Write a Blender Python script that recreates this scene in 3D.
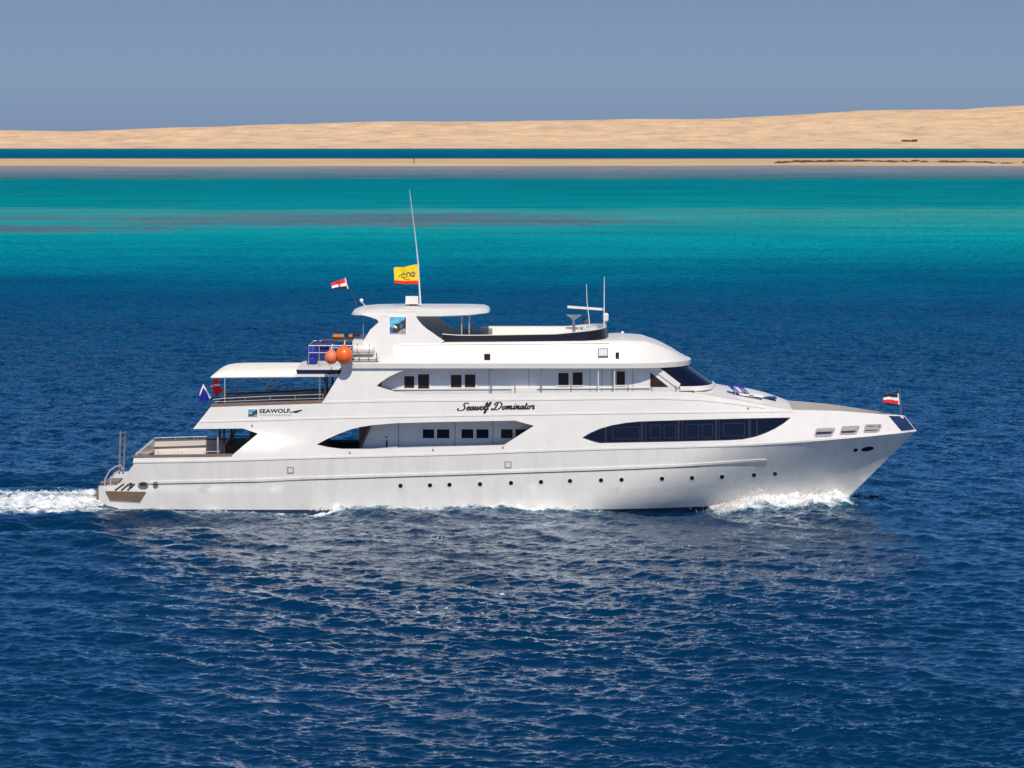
import bpy, bmesh, math, random
import numpy as np
from mathutils import Vector, Matrix
from mathutils.geometry import delaunay_2d_cdt
random.seed(7); rng = np.random.default_rng(11)
R = math.radians
scene = bpy.context.scene
COL = scene.collection
for o in list(bpy.data.objects): bpy.data.objects.remove(o)

# ------------------------------------------------------------------ camera
F = 2978.0; CY = -150.0; CH = 18.28; HZ = 141.0
cam = bpy.data.objects.new('camera', bpy.data.cameras.new('camera'))
COL.objects.link(cam); scene.camera = cam
cam.location = (0, CY, CH); cam.rotation_euler = (R(90), 0, 0)
cam.data.sensor_width = 36; cam.data.lens = F / 1024 * 36
cam.data.shift_y = -(384 - HZ) / 1024
cam.data.clip_start = 1; cam.data.clip_end = 80000

# ------------------------------------------------------------------ light
SUN = Vector((0.05, -0.615, 0.785)).normalized()
EL = math.asin(SUN.z); AZ = math.atan2(SUN.x, SUN.y)
world = bpy.data.worlds.new('World'); scene.world = world; world.use_nodes = True
wn = world.node_tree.nodes; wl = world.node_tree.links
bg = wn['Background']
sky = wn.new('ShaderNodeTexSky'); sky.sky_type = 'NISHITA'; sky.sun_disc = False
sky.sun_elevation = EL; sky.sun_rotation = AZ % (2 * math.pi)
sky.air_density = 1.0; sky.dust_density = 0.6; sky.ozone_density = 2.5
tint = wn.new('ShaderNodeMix'); tint.data_type = 'RGBA'; tint.blend_type = 'MULTIPLY'
tint.inputs[0].default_value = 1.0; tint.inputs[7].default_value = (0.34, 0.56, 0.82, 1)
wl.new(sky.outputs[0], tint.inputs[6])
# sky colours set by hand: horizon haze, then red-poor blue shaped for sea reflections
wg = wn.new('ShaderNodeTexCoord'); wsep = wn.new('ShaderNodeSeparateXYZ'); wl.new(wg.outputs['Generated'], wsep.inputs[0])
wr = wn.new('ShaderNodeMapRange'); wr.interpolation_type = 'SMOOTHSTEP'; wl.new(wsep.outputs[2], wr.inputs[0]); wr.inputs[1].default_value = 0.0; wr.inputs[2].default_value = 0.45; wr.inputs[3].default_value = 0.92; wr.inputs[4].default_value = 0.0
wrp = wn.new('ShaderNodeValToRGB'); wl.new(wsep.outputs[2], wrp.inputs[0]); ce = wrp.color_ramp.elements
ce[0].position = 0.0; ce[0].color = (2.0, 2.75, 4.2, 1); ce[1].position = 0.30; ce[1].color = (0.4, 1.6, 3.8, 1)
e_ = ce.new(0.022); e_.color = (2.35, 3.25, 4.75, 1); e_ = ce.new(0.048); e_.color = (2.0, 2.85, 4.45, 1); e_ = ce.new(0.085); e_.color = (0.55, 2.1, 4.6, 1)
hz = wn.new('ShaderNodeMix'); hz.data_type = 'RGBA'; wl.new(wr.outputs[0], hz.inputs[0]); wl.new(tint.outputs[2], hz.inputs[6]); wl.new(wrp.outputs[0], hz.inputs[7])
wl.new(hz.outputs[2], bg.inputs[0])
bg.inputs[1].default_value = 0.10
sl = bpy.data.lights.new('sun', 'SUN'); sl.energy = 4.4; sl.angle = R(0.5); sl.color = (1.0, 0.905, 0.775)
so = bpy.data.objects.new('sun', sl); COL.objects.link(so)
so.rotation_euler = SUN.to_track_quat('Z', 'Y').to_euler(); so.location = (-40, -60, 90)
scene.view_settings.view_transform = 'Standard'; scene.view_settings.look = 'None'
scene.view_settings.gamma = 1; scene.view_settings.exposure = 0.0

# ------------------------------------------------------------------ materials
def s2l(c):
    return tuple(((v / 255) / 12.92 if v / 255 <= 0.04045 else ((v / 255 + 0.055) / 1.055) ** 2.4) for v in c)
def mat(name, col, rough=0.5, metal=0.0, spec=0.5, var=0.0, vscale=3.0, bump=0.0, bscale=8.0, coat=0.0, stretch=(1, 1, 1)):
    m = bpy.data.materials.new(name); m.use_nodes = True
    n = m.node_tree.nodes; l = m.node_tree.links; p = n['Principled BSDF']
    p.inputs['Base Color'].default_value = (*col, 1); p.inputs['Roughness'].default_value = rough
    p.inputs['Metallic'].default_value = metal; p.inputs['Specular IOR Level'].default_value = spec
    p.inputs['Coat Weight'].default_value = coat
    if var or bump:
        tc = n.new('ShaderNodeTexCoord'); mp = n.new('ShaderNodeMapping'); mp.inputs['Scale'].default_value = stretch
        l.new(tc.outputs['Object'], mp.inputs['Vector'])
        if var:
            nz = n.new('ShaderNodeTexNoise'); nz.inputs['Scale'].default_value = vscale; nz.inputs['Detail'].default_value = 6
            l.new(mp.outputs[0], nz.inputs['Vector'])
            r = n.new('ShaderNodeMapRange'); r.inputs['From Min'].default_value = 0.3; r.inputs['From Max'].default_value = 0.7
            r.inputs['To Min'].default_value = 1 - var; r.inputs['To Max'].default_value = 1 + var * 0.4
            l.new(nz.outputs[0], r.inputs['Value'])
            x = n.new('ShaderNodeVectorMath'); x.operation = 'MULTIPLY'; x.inputs[0].default_value = col
            l.new(r.outputs[0], x.inputs[1]); l.new(x.outputs[0], p.inputs['Base Color'])
            r2 = n.new('ShaderNodeMapRange'); r2.inputs['To Min'].default_value = max(rough - 0.12, 0.03); r2.inputs['To Max'].default_value = rough + 0.12
            l.new(nz.outputs[0], r2.inputs['Value']); l.new(r2.outputs[0], p.inputs['Roughness'])
        if bump:
            nb = n.new('ShaderNodeTexNoise'); nb.inputs['Scale'].default_value = bscale; nb.inputs['Detail'].default_value = 4
            l.new(mp.outputs[0], nb.inputs['Vector'])
            b = n.new('ShaderNodeBump'); b.inputs['Distance'].default_value = bump
            l.new(nb.outputs[0], b.inputs['Height']); l.new(b.outputs[0], p.inputs['Normal'])
    return m
M = {}
M['hull'] = mat('hull_paint', (0.76, 0.73, 0.695), 0.28, var=0.065, vscale=1.7, bump=0.03, bscale=0.5, stretch=(1, 1, 0.16))
M['white'] = mat('white_gelcoat', (0.715, 0.69, 0.66), 0.32, var=0.04, vscale=1.3, bump=0.006, bscale=1.6)
M['wall'] = mat('cabin_wall_paint', (0.68, 0.68, 0.70), 0.4, var=0.06, vscale=2.0)
M['boot'] = mat('antifouling_blue', (0.012, 0.03, 0.09), 0.5, var=0.2)
M['glass'] = mat('tinted_glass', (0.005, 0.006, 0.018), 0.05, spec=0.45)
M['glassb'] = mat('brown_window_glass', (0.045, 0.022, 0.014), 0.10, spec=0.4, var=0.3, vscale=4)
M['frame'] = mat('dark_window_frame', (0.016, 0.017, 0.03), 0.3)
M['black'] = mat('black_acrylic', (0.012, 0.009, 0.011), 0.15)
M['steel'] = mat('satin_steel', (0.42, 0.42, 0.45), 0.45, metal=0.3, var=0.1, vscale=6)
M['grey'] = mat('grey_metal', (0.25, 0.25, 0.26), 0.45, metal=0.4, var=0.15)
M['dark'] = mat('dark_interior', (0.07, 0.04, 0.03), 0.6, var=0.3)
M['teak'] = mat('teak_wood', (0.26, 0.17, 0.115), 0.6, var=0.25, vscale=3, stretch=(1, 8, 8))
M['teakd'] = mat('weathered_wood', (0.20, 0.125, 0.085), 0.65, var=0.3, vscale=2.5, stretch=(1, 6, 10), bump=0.01, bscale=6)
M['deck'] = mat('deck_paint', (0.42, 0.38, 0.34), 0.6, var=0.1)
M['canvas'] = mat('awning_canvas', (0.80, 0.77, 0.70), 0.8, var=0.06, vscale=1.5, bump=0.03, bscale=1.2)
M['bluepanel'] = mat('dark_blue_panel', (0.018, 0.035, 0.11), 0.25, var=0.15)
M['orange'] = mat('orange_vinyl', (0.85, 0.14, 0.02), 0.35, var=0.1, vscale=5)
M['orangep'] = mat('faded_orange_vinyl', (0.80, 0.20, 0.09), 0.45, var=0.12, vscale=5)
M['ochre'] = mat('ochre_foam', (0.48, 0.17, 0.035), 0.7, var=0.3)
M['blue'] = mat('blue_canvas', (0.008, 0.022, 0.30), 0.6, var=0.2)
M['navy'] = mat('navy_cloth', (0.006, 0.015, 0.13), 0.7, var=0.2)
M['red'] = mat('red_cloth', (0.85, 0.012, 0.010), 0.7, var=0.1)
M['whitec'] = mat('white_cloth', (0.8, 0.8, 0.82), 0.8)
M['blackc'] = mat('black_cloth', (0.012, 0.012, 0.015), 0.8)
M['yellow'] = mat('yellow_cloth', (0.88, 0.62, 0.005), 0.7, var=0.05)
M['ink'] = mat('black_lettering', (0.02, 0.016, 0.018), 0.4)
M['inkg'] = mat('grey_lettering', (0.30, 0.29, 0.32), 0.5)
M['lblue'] = mat('picture_sky_blue', (0.10, 0.42, 0.62), 0.4, var=0.4, vscale=2.5, stretch=(1, 1, 3))
M['mblue'] = mat('picture_sea_blue', (0.02, 0.12, 0.32), 0.4, var=0.4)
M['pgrey'] = mat('picture_grey', (0.28, 0.29, 0.25), 0.5, var=0.3)
M['skin'] = mat('skin', (0.25, 0.12, 0.075), 0.55)
M['shirt'] = mat('white_shirt', (0.75, 0.75, 0.77), 0.8)
M['trouser'] = mat('dark_trousers', (0.03, 0.035, 0.06), 0.8)
M['hair'] = mat('dark_hair', (0.012, 0.009, 0.008), 0.6)
M['rock'] = mat('dark_rock', (0.085, 0.055, 0.045), 0.9, var=0.4, vscale=0.5)

# ------------------------------------------------------------------ object helpers
def world_of(o):
    v = Vector((0, 0, 0))
    while o is not None: v = v + o.location; o = o.parent
    return v
def mk(name, V, Fc, m, parent=None, smooth=35, recalc=True):
    """verts are given in world space; the object sits under `parent` without rotation"""
    off = world_of(parent) if parent else Vector((0, 0, 0))
    base = Vector((0, 0, 0))
    if parent is None and len(V):
        a = np.array([tuple(v) for v in V]); base = Vector(((a[:, 0].min() + a[:, 0].max()) / 2, (a[:, 1].min() + a[:, 1].max()) / 2, a[:, 2].min()))
    sh = off + base
    me = bpy.data.meshes.new(name)
    me.from_pydata([(v[0] - sh.x, v[1] - sh.y, v[2] - sh.z) for v in V], [], Fc)
    ms = m if isinstance(m, (list, tuple)) else [m]
    for q in ms: me.materials.append(q)
    if recalc:
        bm = bmesh.new(); bm.from_mesh(me)
        bmesh.ops.remove_doubles(bm, verts=bm.verts, dist=1e-5)
        bmesh.ops.recalc_face_normals(bm, faces=bm.faces)
        bm.to_mesh(me); bm.free()
    if smooth:
        me.shade_smooth()
        me.set_sharp_from_angle(angle=R(smooth))
    o = bpy.data.objects.new(name, me); COL.objects.link(o)
    if parent: o.parent = parent
    o.location = base
    return o
def tag(o, label=None, cat=None, group=None, kind=None):
    if label: o['label'] = label
    if cat: o['category'] = cat
    if group: o['group'] = group
    if kind: o['kind'] = kind
    return o
def thing(name, loc, label, cat, group=None):
    o = bpy.data.objects.new(name, None); COL.objects.link(o); o.location = loc; o.empty_display_size = 0.3
    bpy.context.view_layer.update()
    return tag(o, label, cat, group)
class MB:
    def __init__(s): s.V = []; s.F = []
    def add(s, V, Fc):
        n = len(s.V); s.V += [tuple(v) for v in V]; s.F += [tuple(i + n for i in f) for f in Fc]; return s
    def box(s, c, d, rz=0.0, ry=0.0, tap=1.0):
        m = Matrix.Rotation(rz, 3, 'Z') @ Matrix.Rotation(ry, 3, 'Y'); V = []
        for z in (-1, 1):
            k = tap if z > 0 else 1
            for x, y in ((-1, -1), (1, -1), (1, 1), (-1, 1)):
                V.append(Vector(c) + m @ Vector((x * d[0] / 2 * k, y * d[1] / 2 * k, z * d[2] / 2)))
        return s.add(V, [(0, 3, 2, 1), (4, 5, 6, 7), (0, 1, 5, 4), (1, 2, 6, 5), (2, 3, 7, 6), (3, 0, 4, 7)])
    def tube(s, path, r, seg=8, cap=True):
        P = [Vector(p) for p in path]; n = len(P); rs = r if isinstance(r, (list, tuple)) else [r] * n
        V = []; up = None
        for i, p in enumerate(P):
            t = (P[min(i + 1, n - 1)] - P[max(i - 1, 0)]).normalized()
            if up is None: up = Vector((0, 0, 1)) if abs(t.z) < 0.9 else Vector((0, 1, 0))
            a = t.cross(up).normalized(); b = a.cross(t).normalized(); up = b
            for k in range(seg):
                w = 2 * math.pi * k / seg
                V.append(p + (a * math.cos(w) + b * math.sin(w)) * rs[i])
        Fc = [(i * seg + k, i * seg + (k + 1) % seg, (i + 1) * seg + (k + 1) % seg, (i + 1) * seg + k) for i in range(n - 1) for k in range(seg)]
        if cap: Fc += [tuple(range(seg - 1, -1, -1)), tuple((n - 1) * seg + k for k in range(seg))]
        return s.add(V, Fc)
    def lathe(s, c, prof, seg=20, axis='z', sc=(1, 1)):
        V = []; n = len(prof)
        for (r, h) in prof:
            for k in range(seg):
                w = 2 * math.pi * k / seg; a, b = r * math.cos(w) * sc[0], r * math.sin(w) * sc[1]
                V.append((c[0] + a, c[1] + b, c[2] + h) if axis == 'z' else ((c[0] + h, c[1] + a, c[2] + b) if axis == 'x' else (c[0] + a, c[1] + h, c[2] + b)))
        Fc = [(i * seg + k, i * seg + (k + 1) % seg, (i + 1) * seg + (k + 1) % seg, (i + 1) * seg + k) for i in range(n - 1) for k in range(seg)]
        Fc += [tuple(range(seg)), tuple((n - 1) * seg + k for k in range(seg))]
        return s.add(V, Fc)
    def grid(s, rows):
        h = len(rows); w = len(rows[0])
        return s.add([p for r in rows for p in r], [(i * w + j, i * w + j + 1, (i + 1) * w + j + 1, (i + 1) * w + j) for i in range(h - 1) for j in range(w - 1)])
    def ball(s, c, r, seg=16, rings=10, sc=(1, 1, 1)):
        rows = [[(c[0] + r * sc[0] * math.sin(math.pi * i / rings) * math.cos(2 * math.pi * k / seg), c[1] + r * sc[1] * math.sin(math.pi * i / rings) * math.sin(2 * math.pi * k / seg), c[2] + r * sc[2] * math.cos(math.pi * i / rings)) for k in range(seg + 1)] for i in range(rings + 1)]
        return s.grid(rows)
    def build(s, name, m, parent=None, smooth=35): return mk(name, s.V, s.F, m, parent, smooth)

# ------------------------------------------------------------------ hull form (half breadth of the yacht at any point of its side)
ZK = ([-21, -15, -10.4, -2.5, 0.9, 4.3, 11.6, 15.7, 19.4, 20.35, 21], [2.48, 2.6, 2.72, 2.93, 3.08, 3.18, 3.38, 3.52, 3.62, 3.67, 3.68])
def zk(x): return float(np.interp(x, *ZK))
def sstep(a, b, x):
    t = min(max((x - a) / (b - a), 0), 1); return t * t * (3 - 2 * t)
def halfb(x, z):
    k = zk(x)
    if z <= k: xs = 16.6 + 1.022 * z; u = max(z, 0) / k; bm_ = 3.62 + 0.38 * u ** 0.8 if z >= 0 else 3.62 - 0.35 * z * z
    else: xs = 16.6 + 1.022 * k - 0.85 * (z - k); u = 1.0; bm_ = 4.0 - 0.13 * (z - k)
    uu = u ** 0.7; L = 15.6 - 5.3 * uu; p = 1.20 - 0.38 * uu
    t = min(max((xs - x) / L, 0), 1)
    f = math.sin(math.pi / 2 * t) ** p
    st = 1 - 0.10 * (max(-12 - x, 0) / 8) ** 2 - 0.13 * sstep(-8.5, -13, x) * sstep(3.0, 4.2, z)
    return bm_ * f * st
def Pw(px, py, y): return ((px - 512) * (150 + y) / F, y, CH - (py - HZ) * (150 + y) / F)
def S(px, py, off=0.0):
    y = -3.9
    for _ in range(12):
        x, _y, z = Pw(px, py, y)
        y = y + 0.7 * (-halfb(x, z) - y)
    x, _y, z = Pw(px, py, y)
    return (x, -max(halfb(x, z) + off, 0.0 if off < 0 else off), z)
def FL(y0, lean=0.0, zref=7.0):       # a flat longitudinal wall at y0, leaning inwards above zref
    def f(px, py, off=0.0):
        y = y0
        for _ in range(4):
            x, _y, z = Pw(px, py, y); y = y0 + lean * (z - zref)
        x, _y, z = Pw(px, py, y)
        return (x, y - off, z)
    return f
def inpoly(p, poly):
    x, y = p; c = False; n = len(poly)
    for i in range(n):
        x1, y1 = poly[i]; x2, y2 = poly[(i + 1) % n]
        if (y1 > y) != (y2 > y) and x < (x2 - x1) * (y - y1) / (y2 - y1) + x1: c = not c
    return c
def dens(poly, st):
    out = []
    for i in range(len(poly)):
        a, b = poly[i], poly[(i + 1) % len(poly)]; n = max(1, int(math.hypot(b[0] - a[0], b[1] - a[1]) / st))
        out += [(a[0] + (b[0] - a[0]) * k / n, a[1] + (b[1] - a[1]) * k / n) for k in range(n)]
    return out
def pdist(p, poly):
    d = 1e9
    for i in range(len(poly)):
        a = poly[i]; d = min(d, (a[0] - p[0]) ** 2 + (a[1] - p[1]) ** 2)
    return math.sqrt(d)
def panel(mb, mapper, outer, holes=(), off=0.0, th=0.1, step=9.0, sides=(1,), inner=True):
    """a curved plate with holes: outline traced in side view, laid on `mapper`, given thickness"""
    o = dens(outer, step); hs = [dens(h, step) for h in holes]
    V = []; E = []
    for loop in [o] + hs:
        n0 = len(V); V += [Vector((p[0], -p[1])) for p in loop]; E += [(n0 + i, n0 + (i + 1) % len(loop)) for i in range(len(loop))]
    if inner:
        xs = [p[0] for p in o]; ys = [p[1] for p in o]
        bd = o + [q for h in hs for q in h]
        gx = min(xs) + step / 2
        while gx < max(xs):
            gy = min(ys) + step / 2
            while gy < max(ys):
                if inpoly((gx, gy), o) and not any(inpoly((gx, gy), h) for h in hs) and pdist((gx, gy), bd) > step * 0.45: V.append(Vector((gx, -gy)))
                gy += step
            gx += step
    rv, re, rf, *_ = delaunay_2d_cdt(V, E, [], 0, 1e-6)
    T = []
    for f in rf:
        c = (sum(rv[i].x for i in f) / 3, -sum(rv[i].y for i in f) / 3)
        if inpoly(c, o) and not any(inpoly(c, h) for h in hs): T.append(tuple(f))
    cnt = {}
    for f in T:
        for i in range(3):
            e = (f[i], f[(i + 1) % 3]); k = tuple(sorted(e)); cnt[k] = None if k in cnt else e
    bnd = [e for e in cnt.values() if e]
    n = len(rv)
    A = [mapper(v.x, -v.y, off) for v in rv]; Bk = [mapper(v.x, -v.y, off - th) for v in rv]
    Fc = T + [tuple(i + n for i in reversed(f)) for f in T] + [(b, a, a + n, b + n) for a, b in bnd]
    for sd in sides:
        mb.add([(p[0], p[1] * sd, p[2]) for p in A + Bk], Fc if sd > 0 else [tuple(reversed(f)) for f in Fc])
    return mb
def ribbon(mb, mapper, path, w, off, th, sides=(1,), step=9.0):
    P = dens(path + [path[-1]], step)[:] if False else None
    pts = []
    for i in range(len(path) - 1):
        a, b = path[i], path[i + 1]; n = max(1, int(math.hypot(b[0] - a[0], b[1] - a[1]) / step))
        pts += [(a[0] + (b[0] - a[0]) * k / n, a[1] + (b[1] - a[1]) * k / n) for k in range(n)]
    pts.append(path[-1]); up = []; dn = []
    for i, p in enumerate(pts):
        a = pts[max(i - 1, 0)]; b = pts[min(i + 1, len(pts) - 1)]; d = math.hypot(b[0] - a[0], b[1] - a[1]) or 1
        nx, ny = -(b[1] - a[1]) / d, (b[0] - a[0]) / d; ww = w[i * (len(w) - 1) // max(len(pts) - 1, 1)] if isinstance(w, list) else w
        up.append((p[0] - nx * ww / 2, p[1] - ny * ww / 2)); dn.append((p[0] + nx * ww / 2, p[1] + ny * ww / 2))
    n = len(pts)
    for sd in sides:
        V = []
        for q in (up, dn):
            for o_ in (off, off - th): V += [mapper(p[0], p[1], o_) for p in q]
        V = [(v[0], v[1] * sd, v[2]) for v in V]
        Fc = []
        for i in range(n - 1):
            a, b, c, d = i, n + i, 2 * n + i, 3 * n + i
            Fc += [(a, c, c + 1, a + 1), (b, b + 1, d + 1, d), (a, a + 1, b + 1, b), (c, d, d + 1, c + 1)]
        Fc += [(0, n, 3 * n, 2 * n), (n - 1, 3 * n - 1, 4 * n - 1, 2 * n - 1) if False else (n - 1, 3 * n - 1, 4 * n - 1, 2 * n - 1)]
        mb.add(V, Fc)
    return mb
def circ(cx, cy, rx, ry=None, n=18, rot=0):
    ry = ry or rx; out = []
    for k in range(n):
        a = 2 * math.pi * k / n; u, v = rx * math.cos(a), ry * math.sin(a)
        out.append((cx + u * math.cos(rot) - v * math.sin(rot), cy + u * math.sin(rot) + v * math.cos(rot)))
    return out
def rect(x0, y0, x1, y1): return [(x0, y0), (x1, y0), (x1, y1), (x0, y1)]
BOTH = (1, -1)

# ================================================================== THE SEA
def spectrum(N, L, wind, wdir, amp, lo=0.0, seed=1, spread=2, pw=4.0):
    g = np.random.default_rng(seed)
    k1 = 2 * np.pi * np.fft.fftfreq(N, L / N); KX, KY = np.meshgrid(k1, k1, indexing='xy')
    K = np.hypot(KX, KY); K[0, 0] = 1
    Lw = wind ** 2 / 9.81
    ph = np.exp(-1 / (K * Lw) ** 2) / K ** pw * np.exp(-(K * lo) ** 2)
    cs = (KX * math.cos(wdir) + KY * math.sin(wdir)) / K
    ph *= (0.12 + np.abs(cs) ** spread); ph[0, 0] = 0
    h = np.real(np.fft.ifft2((g.normal(size=(N, N)) + 1j * g.normal(size=(N, N))) * np.sqrt(ph))) 
    H = np.fft.fft2(h)
    dx = np.real(np.fft.ifft2(-1j * KX / K * H)); dy = np.real(np.fft.ifft2(-1j * KY / K * H))
    s = amp / h.std(); return h * s, dx * s, dy * s
def samp(t, L, x, y):
    N = t.shape[0]; u = (x / L * N) % N; v = (y / L * N) % N
    i = np.floor(u).astype(int) % N; j = np.floor(v).astype(int) % N; fu = u - np.floor(u); fv = v - np.floor(v)
    i1 = (i + 1) % N; j1 = (j + 1) % N
    return (t[j, i] * (1 - fu) + t[j, i1] * fu) * (1 - fv) + (t[j1, i] * (1 - fu) + t[j1, i1] * fu) * fv
HX = np.linspace(-21, 17, 77); HB = np.array([halfb(x, 0.1) for x in HX])
def ss(a, b, x):
    t = np.clip((x - a) / (b - a), 0, 1); return t * t * (3 - 2 * t)
def wake(x, y):
    """height of the yacht's own waves and how foamy the water is there"""
    hb = np.interp(x, HX, HB, left=0, right=0); q = np.abs(y) - hb
    al = (x > -21) & (x < 18)
    prof = np.interp(x, [-21, -18, -14, -11.5, -9.6, -8.3, -5, 0, 2.5, 4.5, 9, 10.5, 12.2, 14.5, 16.3, 17.2, 18.5],
                        [0.0, -0.02, -0.02, -0.08, -0.14, 0.26, 0.32, 0.36, 0.22, -0.02, -0.12, 0.15, 0.85, 0.58, 0.62, 0.2, 0])
    dec = np.where(x > 9.5, 1.5, 2.2)
    h = prof * np.exp(-np.clip(q, 0, None) ** 2 / dec ** 2) * (x > -23) * (x < 19)
    # diverging stern waves: crest beside the wake, trough outside it
    a = ss(-9, -16, x); yy = np.abs(y) - (4.2 + 0.16 * np.clip(-16 - x, 0, 60))
    h += a * (0.20 * np.exp(-(yy / 1.3) ** 2) - 0.42 * np.exp(-((yy - 3.4) / 1.9) ** 2) + 0.22 * np.exp(-((yy - 7.2) / 2.2) ** 2)) * np.exp(np.clip(x + 20, None, 0) / 90)
    # turbulent strip behind the transom
    wid = 3.6 + 0.05 * np.clip(-20 - x, 0, 300); st = ss(-19.4, -21.5, x); core = st * np.exp(-(y / wid) ** 4)
    h += core * 0.12
    age = np.exp(np.clip(x + 20, None, 0) / 38)
    foam = core * (0.80 * age)
    edge = np.exp(-((np.abs(y) - wid) / 0.8) ** 2) * st * age; foam = np.maximum(foam, edge * 0.75)
    qq = np.clip(q, 0, None)
    # bow wave and the thin foam line it leaves along the side
    fb = np.interp(x, [9, 10.5, 12, 16.6, 17.3], [0, 0.75, 1.0, 1.0, 0]) * np.exp(-(qq / 1.7) ** 3)
    fs = np.interp(x, [-21, -17, -9.8, -9.2, -7, 0, 2, 4.5, 5.5], [0.65, 0.45, 0.5, 0.8, 0.50, 0.58, 0.75, 0.5, 0]) * np.exp(-(qq / 0.9) ** 2)
    tr = 0.5 * ss(-21, 5, x) * (x < 11) * 0
    foam = np.maximum(foam, np.maximum(fb, fs))
    return h, np.clip(foam, 0, 1)

A = 108876.0                         # rows get wider apart with distance, as any LOD water sheet does
inv = np.linspace(1 / 80.0, 1 / 620.0, 1180); fine = 1 / inv
dist = np.concatenate([np.linspace(-400, 72, 30), [76], fine, np.geomspace(640, 60000, 110)])
u1 = np.linspace(-0.21, 0.21, 1180); ue = np.geomspace(0.215, 4.0, 40)
us = np.concatenate([-ue[::-1], u1, ue])
D, U = np.meshgrid(dist, us, indexing='ij')
X = U * np.maximum(D, 72); Y = D + CY
hA = spectrum(1024, 37.0, 1.2, R(84), 0.0245, 0.038, 3, 4, 3.9)
hB = spectrum(1024, 173.0, 2.3, R(74), 0.048, 0.18, 5, 4)
def rot(x, y, a): return x * math.cos(a) - y * math.sin(a), x * math.sin(a) + y * math.cos(a)
fadeA = np.clip(1.2 - D / 480, 0, 1) * (D > 60) * (np.abs(U) < 0.24); fadeB = np.clip(1.2 - D / 800, 0, 1) * (D > 60) * (np.abs(U) < 0.24)
Z = np.zeros_like(X); DX = np.zeros_like(X); DY = np.zeros_like(X)
gust = 0.85 + 0.35 * samp(hB[0], 173, X * 0.11 + 31, Y * 0.11) / 0.045 * 0.5
for (t, L, fd, an) in ((hA, 37.0, fadeA * np.clip(gust, 0.6, 1.5), 0.0), (hB, 173.0, fadeB, 0.35)):
    xr, yr = rot(X, Y, an)
    Z += samp(t[0], L, xr, yr) * fd
    a_, b_ = samp(t[1], L, xr, yr) * fd, samp(t[2], L, xr, yr) * fd
    a2, b2 = rot(a_, b_, -an); DX += a2; DY += b2
wh, foam = wake(X, Y)
X = X - 0.8 * DX; Y = Y - 0.8 * DY
rough = samp(hA[0], 37.0, X * 1.3 + 5, Y * 1.3) / 0.03
rough2 = samp(hA[0], 37.0, X * 3.1 + 5, Y * 3.1 + 9) / 0.03
Z = Z + wh + foam * np.where(Z > -9, (np.clip(rough, -2.5, 2.5) * 0.11 + np.clip(rough2, -2.5, 2.5) * 0.05), 0)
nr, nc = X.shape
me = bpy.data.meshes.new('sea')
me.vertices.add(nr * nc); me.vertices.foreach_set('co', np.stack([X, Y, Z], -1).reshape(-1).astype(np.float32))
ii = np.arange((nr - 1) * (nc - 1)); rr, cc = ii // (nc - 1), ii % (nc - 1); b0 = rr * nc + cc
quads = np.stack([b0, b0 + 1, b0 + nc + 1, b0 + nc], -1).astype(np.int32)
me.loops.add(quads.size); me.polygons.add(len(quads))
me.loops.foreach_set('vertex_index', quads.reshape(-1)); me.polygons.foreach_set('loop_start', np.arange(0, quads.size, 4, dtype=np.int32))
me.polygons.foreach_set('use_smooth', np.ones(len(quads), bool))
me.update(calc_edges=True)
at = me.attributes.new('foam', 'FLOAT', 'POINT'); at.data.foreach_set('value', foam.reshape(-1).astype(np.float32))
sea = bpy.data.objects.new('sea', me); COL.objects.link(sea); sea['kind'] = 'structure'

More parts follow.
